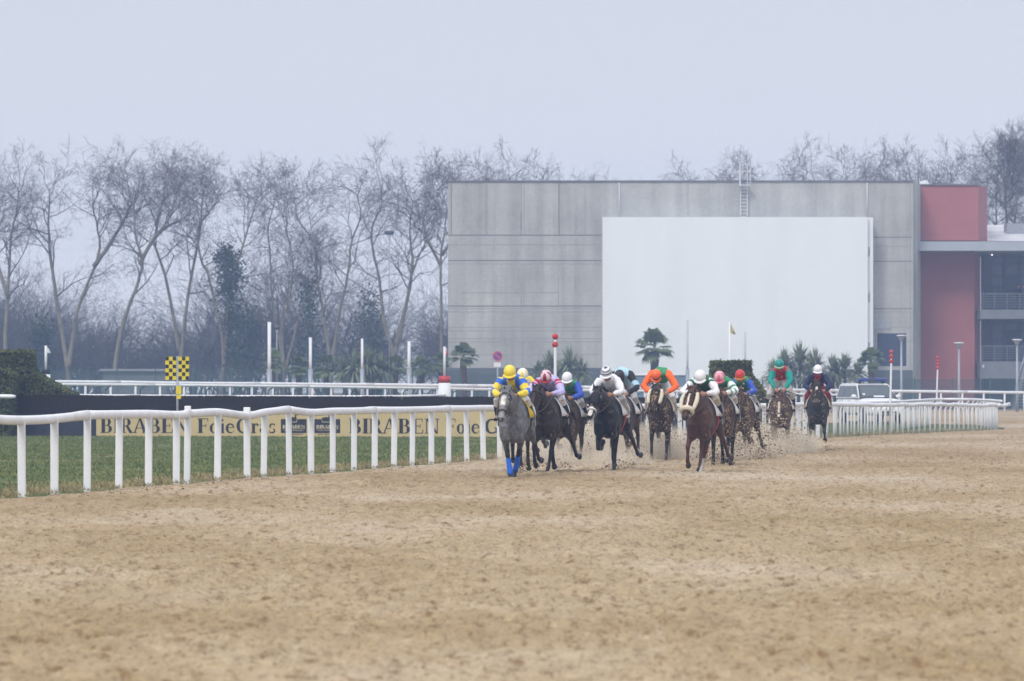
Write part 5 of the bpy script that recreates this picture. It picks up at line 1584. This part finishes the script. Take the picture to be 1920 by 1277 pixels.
    for i in range(16):
        sd, v = rnd.uniform(-.06, .06), rnd.uniform(-.12, .1)
        tl.tube(smooth_path([(-.82, sd * .3, 1.42), (-1.0, sd, 1.44 + v * .3), (-1.25, sd * 2, 1.34 + v), (-1.5, sd * 3, 1.15 + v * 1.6)], 3), np.interp(np.linspace(0, 1, 10), [0, .5, 1], [.03, .035, .006]), None, 6, (0, 1, 0))
    tl.build('tail', M[mane], f, True)
    # tack
    def ring(t, grow_, r, tilt=0.0, name='strap', mat_='leather', squash=1.0):
        la = float(np.interp(t, hs, [.07, .098, .108, .086, .066, .06, .066, .04])) + grow_; fa = float(np.interp(t, hs, [.10, .135, .14, .118, .09, .072, .068, .04])) + grow_
        n = 22
        pts = [H(t) + np.array((0, 1, 0)) * la * math.cos(2 * math.pi * j / n) + fr * fa * math.sin(2 * math.pi * j / n) + hd * tilt * math.sin(2 * math.pi * j / n) for j in range(n + 1)]
        return pts
    br = MB()
    for t, til in ((.66, .0), (.13, -.02)):
        br.tube(ring(t, .008, .012, til), .013, None, 6, (.1, .2, .97), cap=False)
    for s in (1, -1):
        br.tube([H(.12) + np.array((0, s * .108, 0)), H(.4) + np.array((0, s * .1, 0)) + fr * .0, H(.66) + np.array((0, s * .074, 0)), H(.86) + np.array((0, s * .07, 0))], .012, None, 6, (1, 0, 0))
    br.build('bridle', M['leather' if 'blinkers' not in extras else 'leather'], f, True)
    bit = [H(.84) + np.array((0, s * .075, 0)) - fr * .01 for s in (1, -1)]
    bm_ = MB()
    for b_ in bit: bm_.tube([b_ + np.array((0, -.006, 0)), b_ + np.array((0, .006, 0))], .035, None, 12, (1, 0, 0))
    bm_.build('bit_rings', M['grey_metal'], f, True)
    rn = MB()
    for s, b_ in zip((1, -1), bit):
        rn.tube(smooth_path([b_, b_ * .5 + np.array((.83, s * .16, 1.56)) * .5 + np.array((0, s * .05, -.03)), (.83, s * .15, 1.57), (.70, s * .05, 1.70)], 4), .011, None, 6, (0, 0, 1))
    rn.build('reins', M['leather'], f, True)
    if 'noseband' in extras:
        nb = MB(); rp = ring(.66, .035, .05)
        nb.tube(rp, .048, None, 10, (.1, .2, .97), cap=False)
        nb.build('fleece_noseband', M['fleece'], f, True)
    if 'cheeks' in extras:
        for s in (1, -1):
            q = smooth_path([H(.02) + np.array((0, s * .12, .0)) + fr * .03, H(.3) + np.array((0, s * .145, 0)) + fr * .04, H(.62) + np.array((0, s * .12, 0)) + fr * .02], 4)
            MB().tube(q, np.interp(np.linspace(0, 1, 9), [0, .5, 1], [.035, .045, .036]), None, 10, (1, 0, 0)).build('fleece_cheekpiece', M['fleece'], f, True)
    if 'blinkers' in extras:
        hb = MB().tube([H(t) for t in (-.02, .12, .28, .42, .5)], [.086, .112, .122, .103, .09], [.115, .15, .155, .135, .112], 18, (0, 1, 0))
        hb.build('hood', M['cloth_black'], f, True)
        for s in (1, -1):
            MB().ball(tuple(H(.27) + np.array((0, s * .125, 0)) + fr * .075), (.05, .035, .065), 12, 8).build('blinker_cup', M['goggle'], f, True)
        nb = MB(); nb.tube(ring(.68, .014, .05), .02, None, 8, (.1, .2, .97), cap=False); nb.build('noseband', M['cloth_white'], f, True)
    shell(-.22, .42, -86, 86, 1.03, .012, lift=.0, flare=.02).build('saddle_cloth', M['cloth_yellow' if 'yellow_cloth' in extras else 'fleece' if 'cream_cloth' in extras else 'cloth_white'], f, True)
    if 'yellow_cloth' in extras:
        for s in (1, -1): shell(-.2, .0, s * 62 if s > 0 else -87, 87 if s > 0 else -62, 1.045, .012, lift=0, flare=.024, m=6).build('number_patch', M['cloth_white'], f, True)
    sd = shell(-.16, .30, -52, 52, 1.09, .03)
    sdl = sd.build('saddle', M['leather'], f, True)
    for s in (1, -1):
        st = MB().tube([(.12, s * .29, 1.42), (.08, s * .335, 1.28), (.06, s * .345, 1.13)], .014, None, 6, (1, 0, 0))
        st.tube([(.06 + .05 * math.cos(a), s * .345, 1.09 + .055 * math.sin(a)) for a in np.linspace(0, 6.28, 13)], .009, None, 6, (0, 1, 0), cap=False)
        st.build('stirrup', M['grey_metal'], sdl, True)
    gt = MB(); zc, hw, hh = trunk_at(.22)
    gt.tube([(.22, (hw + .012) * math.sin(a), zc + (hh + .012) * math.cos(a)) for a in np.linspace(R(80), R(280), 20)], .035, .01, 8, (1, 0, 0))
    gt.build('girth', M['red_paint' if 'red_girth' in extras else 'leather'], f, True)
    if 'bandages' in extras:
        for kind, s, P in legs[:2]:
            K, Fk, Pa = P[1], P[2], P[3]
            MB().tube([K * .78 + Fk * .22, K * .5 + Fk * .5, Fk, Fk * .35 + Pa * .65], [.05, .046, .054, .05], [.056, .05, .06, .055], 14, (0, 1, 0)).build('leg_bandage', M['bandage_blue'], f, True)
    return f, dz, legs, base, th

# ================================================================== jockeys
BODY_CACHE = {}
STY = {
 #         pelvis           chest             neck             head             pitch  elbow(x,y,z)     hand(x,y,z)       knee z
 'crouch': ((-.03, 1.70), (.36, 1.88), (.50, 1.93), (.62, 2.005), 34, (.55, .31, 1.66), (.83, .125, 1.60), 1.50),
 'drive':  ((-.06, 1.72), (.36, 1.86), (.52, 1.88), (.66, 1.93), 42, (.60, .33, 1.66), (.90, .13, 1.62), 1.50),
 'low':    ((-.08, 1.84), (.34, 2.06), (.50, 2.03), (.63, 2.00), 68, (.56, .36, 1.76), (.82, .16, 1.60), 1.52),
 'tall':   ((-.02, 1.90), (.22, 2.14), (.32, 2.21), (.41, 2.27), 30, (.48, .24, 1.90), (.76, .10, 1.66), 1.56),
 'sit':    ((-.02, 1.72), (.22, 1.98), (.31, 2.06), (.40, 2.13), 28, (.40, .33, 1.74), (.74, .15, 1.60), 1.48),
}
def jockey(label, rig, style, silks, helmet, breeches='white', boots='cloth_black', whip=None, head_turn=0.0, shift=(0, 0)):
    _, dz, legs, base, th = rig
    S = STY[style]
    fwd = Vector((math.cos(th), math.sin(th), 0)); lft = Vector((-math.sin(th), math.cos(th), 0))
    loc = base + fwd * shift[0] + lft * shift[1]
    f = thing('person', label, 'jockey', (loc.x, loc.y, dz), th, 'jockeys riding in the race')
    pel, che, nec, hea = [np.array((p[0], 0, p[1])) for p in S[:4]]
    if head_turn: hea = hea + np.array((0, head_turn, 0)); nec = nec + np.array((0, head_turn * .5, 0))
    pit = R(S[4]); hf = Vector((math.cos(pit), head_turn * .6, -math.sin(pit))); hu = Vector((math.sin(pit), 0, math.cos(pit)))
    A = {}
    for s in (1, -1):
        sh = che + np.array((.04, s * .185, -.01)); el = np.array((S[5][0], s * S[5][1], S[5][2])); ha = np.array((S[6][0], s * S[6][1], S[6][2]))
        wr = ha + (el - ha) / np.linalg.norm(el - ha) * .075
        A[s] = dict(sh=sh, el=el, wr=wr, ha=ha, hip=pel + np.array((.02, s * .09, -.04)), kn=np.array((.36, s * .285, S[7])), an=np.array((.02, s * .315, 1.21)), to=np.array((.19, s * .335, 1.155)))
    key = (style, head_turn)
    if key not in BODY_CACHE:
        mb = MB()
        mid = (pel + che) / 2 + np.array((-.02, 0, .05))
        mb.tube([pel + (pel - mid) * .18, pel, mid, che, che * .4 + nec * .6, nec, hea * .75 + nec * .25 + np.array((0, 0, -.02))], [.11, .14, .135, .155, .11, .055, .052], [.09, .105, .10, .11, .08, .056, .052], 14, (0, 1, 0))
        for s in (1, -1):
            a = A[s]
            mb.tube([che + np.array((.03, s * .09, 0)), a['sh'], (a['sh'] + a['el']) / 2, a['el'], (a['el'] * .6 + a['wr'] * .4), a['wr']], [.055, .056, .048, .04, .04, .026], None, 10, (1, 0, 0))
            hand_shapes(mb, tuple(a['wr']), tuple(a['ha']), s)
            mb.tube([pel, a['hip'], (a['hip'] + a['kn']) / 2, a['kn'], (a['kn'] + a['an']) / 2 + np.array((-.03, 0, 0)), a['an']], [.09, .09, .078, .055, .052, .034], None, 10, (0, 1, 0))
            mb.tube([a['an'] + np.array((-.05, 0, -.03)), a['an'], a['to']], [.03, .034, .03], None, 8, (0, 1, 0))
        P, Mx = head_shapes(mb, tuple(hea), tuple(hf), tuple(hu))
        me = melt('body', mb, .0075, 2, .4)
        V = co(me); C = np.tile(SKIN, (len(V), 1))
        d, t = seg_dist(V, P(.097, -.022, -.066), P(.097, .022, -.066)); C[d < .011] = (.25, .07, .06)
        for s in (1, -1): C[np.linalg.norm(V - np.array(P(.085, s * .033, .015)), axis=1) < .016] = (.03, .025, .02)
        paint(me, C); BODY_CACHE[key] = me
    link('body', BODY_CACHE[key], None, f)
    if not BODY_CACHE[key].materials: BODY_CACHE[key].materials.append(M['tone_skin'])
    # jacket
    mb = MB(); mid = (pel + che) / 2 + np.array((-.03, 0, .07))
    q0 = pel * .75 + che * .25 + np.array((-.02, 0, .02))
    mb.tube([pel * .92 + che * .08, q0, mid, che + np.array((0, 0, .01)), che * .55 + nec * .45, nec * .95 + che * .05], [.13, .155, .175, .20, .15, .075], [.115, .135, .15, .14, .105, .07], 18, (0, 1, 0))
    for s in (1, -1):
        a = A[s]
        mb.tube([che + np.array((.02, s * .10, .0)), a['sh'], (a['sh'] + a['el']) / 2, a['el'], a['el'] * .5 + a['wr'] * .5, a['wr'] * .92 + a['el'] * .08, a['wr']], [.09, .088, .084, .074, .066, .046, .036], None, 12, (1, 0, 0))
    me = melt('jacket', mb, .015, 3)
    V = co(me)
    nr = np.empty(len(me.vertices) * 3, dtype=np.float32); me.vertices.foreach_get('normal', nr); nr = nr.reshape(-1, 3)
    sd_ = int(base.x * 100) % 97
    fold = (vnoise(V[:, 0] * 11 + V[:, 2] * 9 + sd_, V[:, 1] * 16) - .5) * .03 + (vnoise(V[:, 0] * 26 + sd_, V[:, 2] * 26 + V[:, 1] * 19) - .5) * .014
    me.vertices.foreach_set('co', (V + nr * fold[:, None]).astype(np.float32).ravel())
    segs = [(pel, che, .15), (che, nec, .13)] + [(A[s][a], A[s][b], .075) for s in (1, -1) for a, b in (('sh', 'el'), ('el', 'wr'))]
    i, t = seg_paint(V, segs)
    arm = np.where(np.isin(i, (2, 4)), t * .5, np.where(np.isin(i, (3, 5)), .5 + t * .5, -1.0))
    ax = np.where(i == 0, t, np.where(i == 1, 1 + t, 0))
    C = silks(V, arm, ax, V - (che[None]))
    paint(me, C); link('jacket', me, M['tone_silk'], f)
    # breeches
    mb = MB()
    mb.tube([pel + (pel - che) * .22, pel + np.array((-.01, 0, 0)), pel * .7 + che * .3], [.11, .155, .135], [.10, .125, .115], 16, (0, 1, 0))
    for s in (1, -1):
        a = A[s]
        mb.tube([pel + np.array((0, s * .05, 0)), a['hip'], (a['hip'] + a['kn']) / 2, a['kn'], a['kn'] * .6 + a['an'] * .4 + np.array((-.012, 0, 0))], [.11, .112, .096, .072, .058], None, 12, (0, 1, 0))
    me = melt('breeches', mb, .015, 3); V = co(me)
    C = np.tile(np.array(BRE[breeches][0]), (len(V), 1))
    if BRE[breeches][1]: C[V[:, 2] < S[7] + .06] = BRE[breeches][1]
    paint(me, C); link('breeches', me, M['tone_silk'], f)
    for s in (1, -1):
        a = A[s]; kn = a['kn'] * .72 + a['an'] * .28
        mb = MB().tube([kn, (kn + a['an']) / 2 + np.array((-.025, 0, 0)), a['an'] + np.array((0, 0, .03)), a['an'] + np.array((0, 0, -.02))], [.064, .06, .045, .044], None, 12, (0, 1, 0))
        mb.tube([a['an'] + np.array((-.07, 0, -.045)), a['an'] + np.array((0, 0, -.03)), a['to'], a['to'] + np.array((.05, .0, -.005))], [.036, .043, .04, .022], [.04, .046, .03, .018], 10, (0, 1, 0))
        link('boot', melt('boot', mb, .012, 2), M[boots], f)
    # helmet, peak, goggles
    up = (hu - hf * hu.dot(hf)).normalized(); fw = hf.normalized(); lf = up.cross(fw)
    Mx = Matrix((fw, lf, up)).transposed().to_4x4(); Mx.translation = Vector(hea)
    mb = MB().ball((0, 0, 0), (.132, .113, .125), 24, 14)
    mb.v = [(x - .008, y, max(z, -.028 - .02 * (x < 0)) + .042) for x, y, z in mb.v]
    me = mb.mesh('helmet', True); V = co(me)
    C = helmet(V, np.arctan2(V[:, 1], V[:, 0])); paint(me, C)
    me.transform(Mx); hm = link('helmet', me, M['tone_helmet'], f)
    pk = MB(); n = 10; V = []
    for j in range(n + 1):
        a = R(-62 + 124 * j / n); r0, r1 = .118, .118 + .055 * math.cos(a) ** .7
        for r, z in ((r0, .034), (r1, .018), (r1, .010), (r0, .024)):
            V.append((r * math.cos(a) * 1.06 - .008, r * math.sin(a) * .95, z))
    F = [(j * 4 + k, j * 4 + (k + 1) % 4, (j + 1) * 4 + (k + 1) % 4, (j + 1) * 4 + k) for j in range(n) for k in range(4)] + [(3, 2, 1, 0), (n * 4, n * 4 + 1, n * 4 + 2, n * 4 + 3)]
    pk.add(V, F); me = pk.mesh('peak', True)
    pc = co(me); Vh = np.tile(np.array([[.13, 0, .03]]), (len(pc), 1)); paint(me, helmet(Vh, pc[:, 0] * 0))
    me.transform(Mx); link('peak', me, M['tone_helmet'], hm)
    gg = MB().tube([(.118 * math.cos(a) - .006, .094 * math.sin(a), .004 + .0 * a) for a in np.linspace(R(-75), R(75), 13)], [.012] + [.014] * 11 + [.012], [.018] + [.03] * 11 + [.018], 8, (1, 0, 0))
    me = gg.mesh('goggles', True); me.transform(Mx); link('goggles', me, M['goggle'], f)
    cs = MB().tube([(-.0, .098, .02), (.03, .078, -.06), (.055, .0, -.118), (.03, -.078, -.06), (-.0, -.098, .02)], .008, None, 6, (1, 0, 0))
    me = cs.mesh('chin_strap', True); me.transform(Mx); link('chin_strap', me, M['leather'], hm)
    if whip:
        s, d, lab = whip
        a = A[s]['ha']; W = Matrix.Rotation(th, 4, 'Z'); W.translation = Vector((loc.x, loc.y, dz))
        p0 = Vector(a) - Vector(d).normalized() * .12; p1 = Vector(a) + Vector(d)
        wmb = MB().tube([tuple(W @ p0), tuple(W @ Vector(a)), tuple(W @ p0.lerp(p1, .55)), tuple(W @ p1)], [.012, .012, .009, .007], None, 7, (0.3, .2, 1))
        wmb.tube([tuple(W @ p0.lerp(p1, .93)), tuple(W @ p0.lerp(p1, 1.05))], [.016, .02], None, 7, (0.3, .2, 1))
        tag(wmb.build('riding_whip', M['leather'], None, True), lab, 'whip', 'riding whips held by jockeys')
    return f
M['tone_silk'] = tone_mat('tone_silk', 0.6, 0.07, 9, spec=0.25, splat=0.12, bmp=0.15)
M['tone_helmet'] = tone_mat('tone_helmet', 0.35, 0.05, 9, spec=0.4)
M['coat'] = tone_mat('coat', 0.42, 0.3, 5, 0.12, spec=0.2)
M['coat_grey'] = tone_mat('coat_grey', 0.5, 0.5, 11, 0.0, spec=0.25)
M['coat_muddy'] = tone_mat('coat_muddy', 0.7, 0.25, 6, 1.0, spec=0.12)
M['coat_dusty'] = tone_mat('coat_dusty', 0.65, 0.2, 6, 0.72, spec=0.12)
BRE = {'white': ((.62, .62, .64), None), 'grey': ((.42, .41, .42), None), 'beige': ((.46, .40, .32), None), 'red': ((.22, .015, .02), None), 'dirty': ((.48, .46, .44), None)}
YEL, BLU, WHI, NAV, RED, LIL, GRN, ORA, TEA, BLK, LBL, PNK, ROY = (.74, .58, .06), (.03, .13, .55), (.70, .70, .74), (.012, .018, .06), (.42, .02, .03), (.46, .42, .72), (.03, .24, .10), (.80, .13, .02), (.0, .23, .20), (.015, .015, .02), (.36, .55, .68), (.68, .36, .42), (.03, .08, .42)
def cols(n, c): return np.tile(np.array(c, float), (n, 1))
def make_silks(torso, sleeve, bands=(), cuff=None, front=None, yoke=None, spots=None, belt=None):
    def fn(V, arm, ax, rel):
        C = cols(len(V), torso)
        if front is not None: C[(arm < 0) & (np.abs(V[:, 1]) < .075) & (rel[:, 2] < .13)] = front
        if yoke is not None: C[(arm < 0) & (ax > .8)] = yoke; 
        a = arm >= 0
        C[a] = sleeve
        if yoke is not None: C[a & (arm < .10)] = yoke
        for t0, t1, c in bands: C[a & (arm > t0) & (arm < t1)] = c
        if cuff is not None: C[arm > .93] = cuff
        if spots is not None:
            sp = vnoise(V[:, 0] * 9 + 3, V[:, 1] * 9 + V[:, 2] * 7) > .68
            C[sp] = spots
        if belt is not None: C[(arm < 0) & (ax < .16)] = belt
        return C
    return fn
def make_cap(c, stripes=None, hoops=None, peak=None, band=None):
    def fn(V, az):
        C = cols(len(V), c)
        if stripes is not None: C[(np.cos(az * 4) > .35) & (V[:, 2] < .155)] = stripes
        if hoops is not None: C[(np.sin(V[:, 2] * 2 * math.pi / .052) > .25)] = hoops
        if band is not None: C[(V[:, 2] < .075)] = band
        if peak is not None: C[(np.abs(V[:, 2] - .03) < .006)] = peak
        return C
    return fn

BAY, DBAY, BLACK, CHEST, GREY, MUD = (.065, .028, .016), (.020, .0115, .009), (.008, .0072, .0075), (.068, .029, .017), (.135, .135, .142), (.07, .045, .032)
BLKPT = (.010, .009, .009)
LS, RS = ('fore', 1), ('fore', -1)
r = horse('leading dappled grey horse with dark legs and blue bandages', 961, 903, 8, GREY, (.02, .02, .023), ('push', 'stand'), ('late', 'late'), (.0, -.10, .03), mat='coat_grey', mane='hair_grey', blaze=(.2, .5, .045), muzzle=(.26, .25, .25), lat=(-.21, .15, .13, -.12), extras=('yellow_cloth', 'bandages'), face_dark=(.20, .20, .205))
jockey('jockey in blue and yellow silks with a yellow cap on the leading grey horse', r, 'crouch', make_silks(BLU, YEL, [(.0, .2, BLU), (.40, .56, BLU)], front=YEL), make_cap(YEL), shift=(.0, -.05))
r = horse('grey horse with a fleece noseband half hidden behind the leading grey', 988, 892.5, 7, (.11, .105, .10), (.03, .03, .03), ('fold', 'push'), ('trail', 'swing'), (-.05, .14, -.06), mat='coat_grey', mane='hair_grey', extras=('noseband',))
jockey('jockey in white silks with yellow patches, mostly hidden by the leader', r, 'crouch', make_silks(WHI, WHI, [(.3, .5, YEL), (.8, 1, YEL)], spots=YEL), make_cap(WHI, stripes=YEL), shift=(-.05, -.09))
r = horse('dark brown horse with a tan muzzle galloping beside the leading grey', 1022, 894, 13, DBAY, BLKPT, ('stand', 'step'), ('late', 'swing'), (.05, -.08, .06), mat='coat', muzzle=(.085, .04, .025), lat=(-.15, -.04, .12, 0))
jockey('jockey in lilac silks with a pale cap striped dark red', r, 'drive', make_silks(LIL, LIL, [(.0, .12, RED), (.16, .22, RED)]), make_cap((.68, .50, .56), stripes=(.25, .02, .035)), head_turn=.03)
r = horse('mud splashed brown horse trailing behind the dark brown horse', 1062, 876, 12, MUD, (.05, .035, .027), ('reach', 'fold'), ('under', 'late'), (0, -.12, .08), mat='coat_dusty', mane='hair_brown', muzzle=(.19, .13, .085), face_dark=(.15, .105, .07))
jockey('jockey in green and royal blue silks with a white cap', r, 'crouch', make_silks(GRN, ROY), make_cap(WHI), 'grey', head_turn=.02)
r = horse('black horse wearing a black blinker hood and white noseband', 1137, 890, 13, BLACK, BLKPT, ('stand', 'tuck'), ('late', 'swing'), (.0, -.16, .03), mat='coat', blaze=(.6, .93, .04), lat=(-.02, .02, .16, 0), extras=('blinkers', 'red_girth'))
jockey('jockey in plain white silks with a navy hooped white cap', r, 'crouch', make_silks(WHI, WHI, belt=NAV), make_cap(WHI, hoops=NAV), 'grey', 'boot_pale')
r = horse('dusty brown horse almost hidden behind the black horse', 1164, 876, 12, MUD, (.05, .035, .027), ('fold', 'reach'), ('swing', 'push'), (0, 0, 0), mat='coat_dusty', mane='hair_brown')
jockey('jockey in light blue silks with black sleeves and a dark cap', r, 'low', make_silks(LBL, BLK, [(.3, .45, LBL)]), make_cap((.02, .015, .025)), 'grey', shift=(0, -.02))
r = horse('dark bay horse in fleece cheekpieces, its chest caked with flying sand', 1237, 870, 5, (.04, .022, .015), BLKPT, ('stand', 'lift'), ('swing', 'trail'), (.02, -.12, .08), mat='coat_muddy', extras=('cheeks', 'cream_cloth'), lat=(-.03, -.02, 0, 0))
jockey('jockey bent low in orange and green silks with an orange cap', r, 'low', make_silks(GRN, ORA), make_cap(ORA, band=(.14, .08, .03), peak=ORA), 'white', 'boot_pale', whip=(-1, (-.25, -.16, -.45), 'black riding whip held low by the jockey in orange'), head_turn=-.08)
r = horse('chestnut horse with a white blaze and thick fleece noseband', 1312, 894, 13, CHEST, (.075, .022, .013), ('stand', 'step'), ('late', 'under'), (.05, -.12, .03), mat='coat', mane='hair_brown', blaze=(.12, .58, .017), socks=(LS,), extras=('noseband', 'cheeks', 'red_girth'), lat=(-.17, -.08, .12, 0))
jockey('jockey in dark green silks with white sleeves on the chestnut horse', r, 'drive', make_silks((.02, .10, .05), WHI, [(0, .1, (.02, .12, .06))]), make_cap(WHI), 'beige', head_turn=.02)
r = horse('sand spattered brown horse close behind the chestnut horse', 1352, 881, 9, (.06, .03, .02), BLKPT, ('reach', 'stand'), ('under', 'push'), (0, -.05, -.02), mat='coat_muddy', mane='hair_brown')
jockey('jockey in white silks hooped green with a pink cap', r, 'drive', make_silks(WHI, WHI, [(.28, .36, GRN), (.55, .63, GRN), (.78, .86, GRN)], yoke=GRN), make_cap(PNK, stripes=(.55, .12, .18)), 'dirty', shift=(0, -.03))
r = horse('sand spattered tan faced horse whose jockey wears a red cap', 1391, 867, 11, MUD, (.04, .028, .02), ('fold', 'reach'), ('late', 'push'), (.05, -.06, .02), mat='coat_muddy', mane='hair', muzzle=(.15, .095, .055), lat=(0, 0, .1, 0))
jockey('jockey in green silks with bright blue sleeves and a red cap', r, 'crouch', make_silks(GRN, ROY), make_cap((.5, .02, .02), band=(.45, .12, .02)), 'grey', whip=(1, (-.2, .5, -.12), 'thin whip carried by the jockey in the red cap'), shift=(0, -.04))
r = horse('sand spattered brown horse with its head down and a white face stripe', 1463, 857, 5, (.075, .045, .034), (.05, .035, .03), ('stand', 'step'), ('trail', 'under'), (.06, -.02, -.22), mat='coat_muddy', mane='hair_brown', blaze=(.1, .8, .022), lat=(.02, -.02, 0, 0))
jockey('jockey standing tall in teal and red silks with a teal cap', r, 'tall', make_silks(RED, TEA, [(.0, .05, RED)], front=RED), make_cap(TEA, peak=(.3, .34, .25)), 'dirty', whip=(1, (-.15, .42, -.14), 'thin whip carried by the jockey in teal'), head_turn=-.03)
r = horse('charcoal horse with both forelegs off the ground behind the whole pack', 1533, 850, 5, (.022, .021, .023), (.02, .019, .02), ('dangle', 'dangle_far'), ('trail', 'trail'), (-.02, -.02, .16), air=.26, mat='coat_dusty', blaze=(.22, .34, .03), muzzle=(.09, .07, .05), lat=(.02, -.02, 0, 0), extras=('cream_cloth',))
jockey('jockey in navy and red silks with a white cap at the tail of the race', r, 'sit', make_silks(NAV, NAV, front=RED), make_cap(WHI), 'red', 'boot_mud')

# ================================================================== kicked up sand and dust
def spray():
    rng = np.random.default_rng(5); C, S = [], []
    def puff(px, py, n, sx, sy, h, dx=0.0, smax=.026):
        x, y = at(px, py)
        z = rng.exponential(h, n); z = np.where(z > 2.0, rng.uniform(0, .4, n), z)
        C.append(np.stack([x + rng.normal(0, sx, n) * (.5 + .5 * np.minimum(1, z / .7)), y + rng.normal(0, sy, n), z + .02], -1))
        S.append(.004 + (smax - .004) * rng.random(n) ** 3.0)
    for a in ((985, 880, 500, .16, .5, .22), (972, 896, 260, .2, .25, .06), (1047, 884, 350, .3, .4, .08), (1190, 880, 420, .22, .4, .2), (1172, 884, 320, .3, .3, .06), (1150, 886, 260, .4, .3, .05),
              (1080, 872, 420, .35, .8, .35), (1228, 866, 1000, .32, .7, .50), (1246, 864, 900, .28, .7, .48), (1352, 876, 1000, .32, .7, .45), (1385, 868, 1500, .40, .9, .50), (1372, 862, 900, .4, .8, .36),
              (1440, 858, 1300, .42, .9, .40), (1466, 858, 1200, .3, .8, .42), (1420, 866, 600, .5, .9, .2), (1545, 852, 300, .4, .6, .1), (1325, 872, 400, .4, .6, .2), (1100, 868, 300, .5, .8, .3), (1506, 852, 350, .5, .8, .16)):
        puff(a[0], a[1], int(a[2] * 1.8), *a[3:], smax=.034)
    C, S = np.vstack(C), np.concatenate(S)
    tag(lumps('flying_sand', C, S, M['fly_sand'], rng), 'clods and grains of wet sand flying up from the hooves', kind='stuff')
m, t, b = newmat('fly_sand')
g_ = N(t, 'ShaderNodeNewGeometry')
t.links.new(ramp(t, g_.outputs['Random Per Island'], [(0.12, (.09, .06, .035)), (0.35, (.26, .19, .12)), (0.7, (.44, .35, .25))]), b.inputs['Base Color'])
b.inputs['Roughness'].default_value = .95
M['fly_sand'] = m
spray()

def dust_mat(dens):
    m = bpy.data.materials.new('dust'); m.use_nodes = True; t = m.node_tree; t.nodes.clear()
    out = N(t, 'ShaderNodeOutputMaterial'); pv = N(t, 'ShaderNodeVolumePrincipled')
    pv.inputs['Color'].default_value = (.80, .71, .58, 1)
    tc = N(t, 'ShaderNodeTexCoord')
    gr = N(t, 'ShaderNodeTexGradient', gradient_type='SPHERICAL'); t.links.new(tc.outputs['Object'], gr.inputs[0])
    nz = N(t, 'ShaderNodeTexNoise'); nz.inputs['Scale'].default_value = 2.6; nz.inputs['Detail'].default_value = 3; t.links.new(tc.outputs['Object'], nz.inputs['Vector'])
    k = ramp(t, nz.outputs[0], [(0.36, 0.1), (0.66, 1.0)])
    mu = N(t, 'ShaderNodeMath', operation='MULTIPLY'); t.links.new(gr.outputs['Fac'], mu.inputs[0]); t.links.new(k, mu.inputs[1])
    m2 = N(t, 'ShaderNodeMath', operation='MULTIPLY'); t.links.new(mu.outputs[0], m2.inputs[0]); m2.inputs[1].default_value = dens
    t.links.new(m2.outputs[0], pv.inputs['Density']); t.links.new(pv.outputs[0], out.inputs['Volume'])
    return m
M['dust'] = dust_mat(4.0)
for px, py, rx, ry, rz_ in ((1060, 868, 1.6, 3.0, .95), (1110, 864, 1.5, 3.0, .8), (1190, 866, 1.3, 3.0, .9), (1255, 858, 1.3, 3.0, .7), (1390, 858, 1.7, 3.4, .8), (1435, 853, 1.5, 3.2, .75), (1478, 852, 1.0, 2.6, .7), (985, 878, .7, 1.6, .6), (1040, 878, .8, 2.0, .55), (1160, 880, .9, 1.6, .4), (1096, 860, 1.3, 2.6, .95), (1330, 868, 1.2, 2.4, .6)):
    x, y = at(px, py)
    o = MB().ball((0, 0, 0), 1.0, 20, 12).build('dust_cloud', M['dust'], None)
    o.location = (x, y, .12); o.scale = (rx, ry, rz_)
    tag(o, 'pale dust hanging low over the track behind the horses', kind='stuff')

# ================================================================== air
m = bpy.data.materials.new('haze'); m.use_nodes = True; t = m.node_tree; t.nodes.clear()
out = N(t, 'ShaderNodeOutputMaterial'); pv = N(t, 'ShaderNodeVolumePrincipled')
pv.inputs['Color'].default_value = (.37, .51, .85, 1)
pv.inputs['Density'].default_value = .00090
pv.inputs['Anisotropy'].default_value = 0.0
t.links.new(pv.outputs[0], out.inputs['Volume'])
o = MB().box(-430, 430, -50, 550, -1.2, 27).build('haze', m, None)
tag(o, 'thin bluish winter haze between the camera and the far trees', kind='stuff')
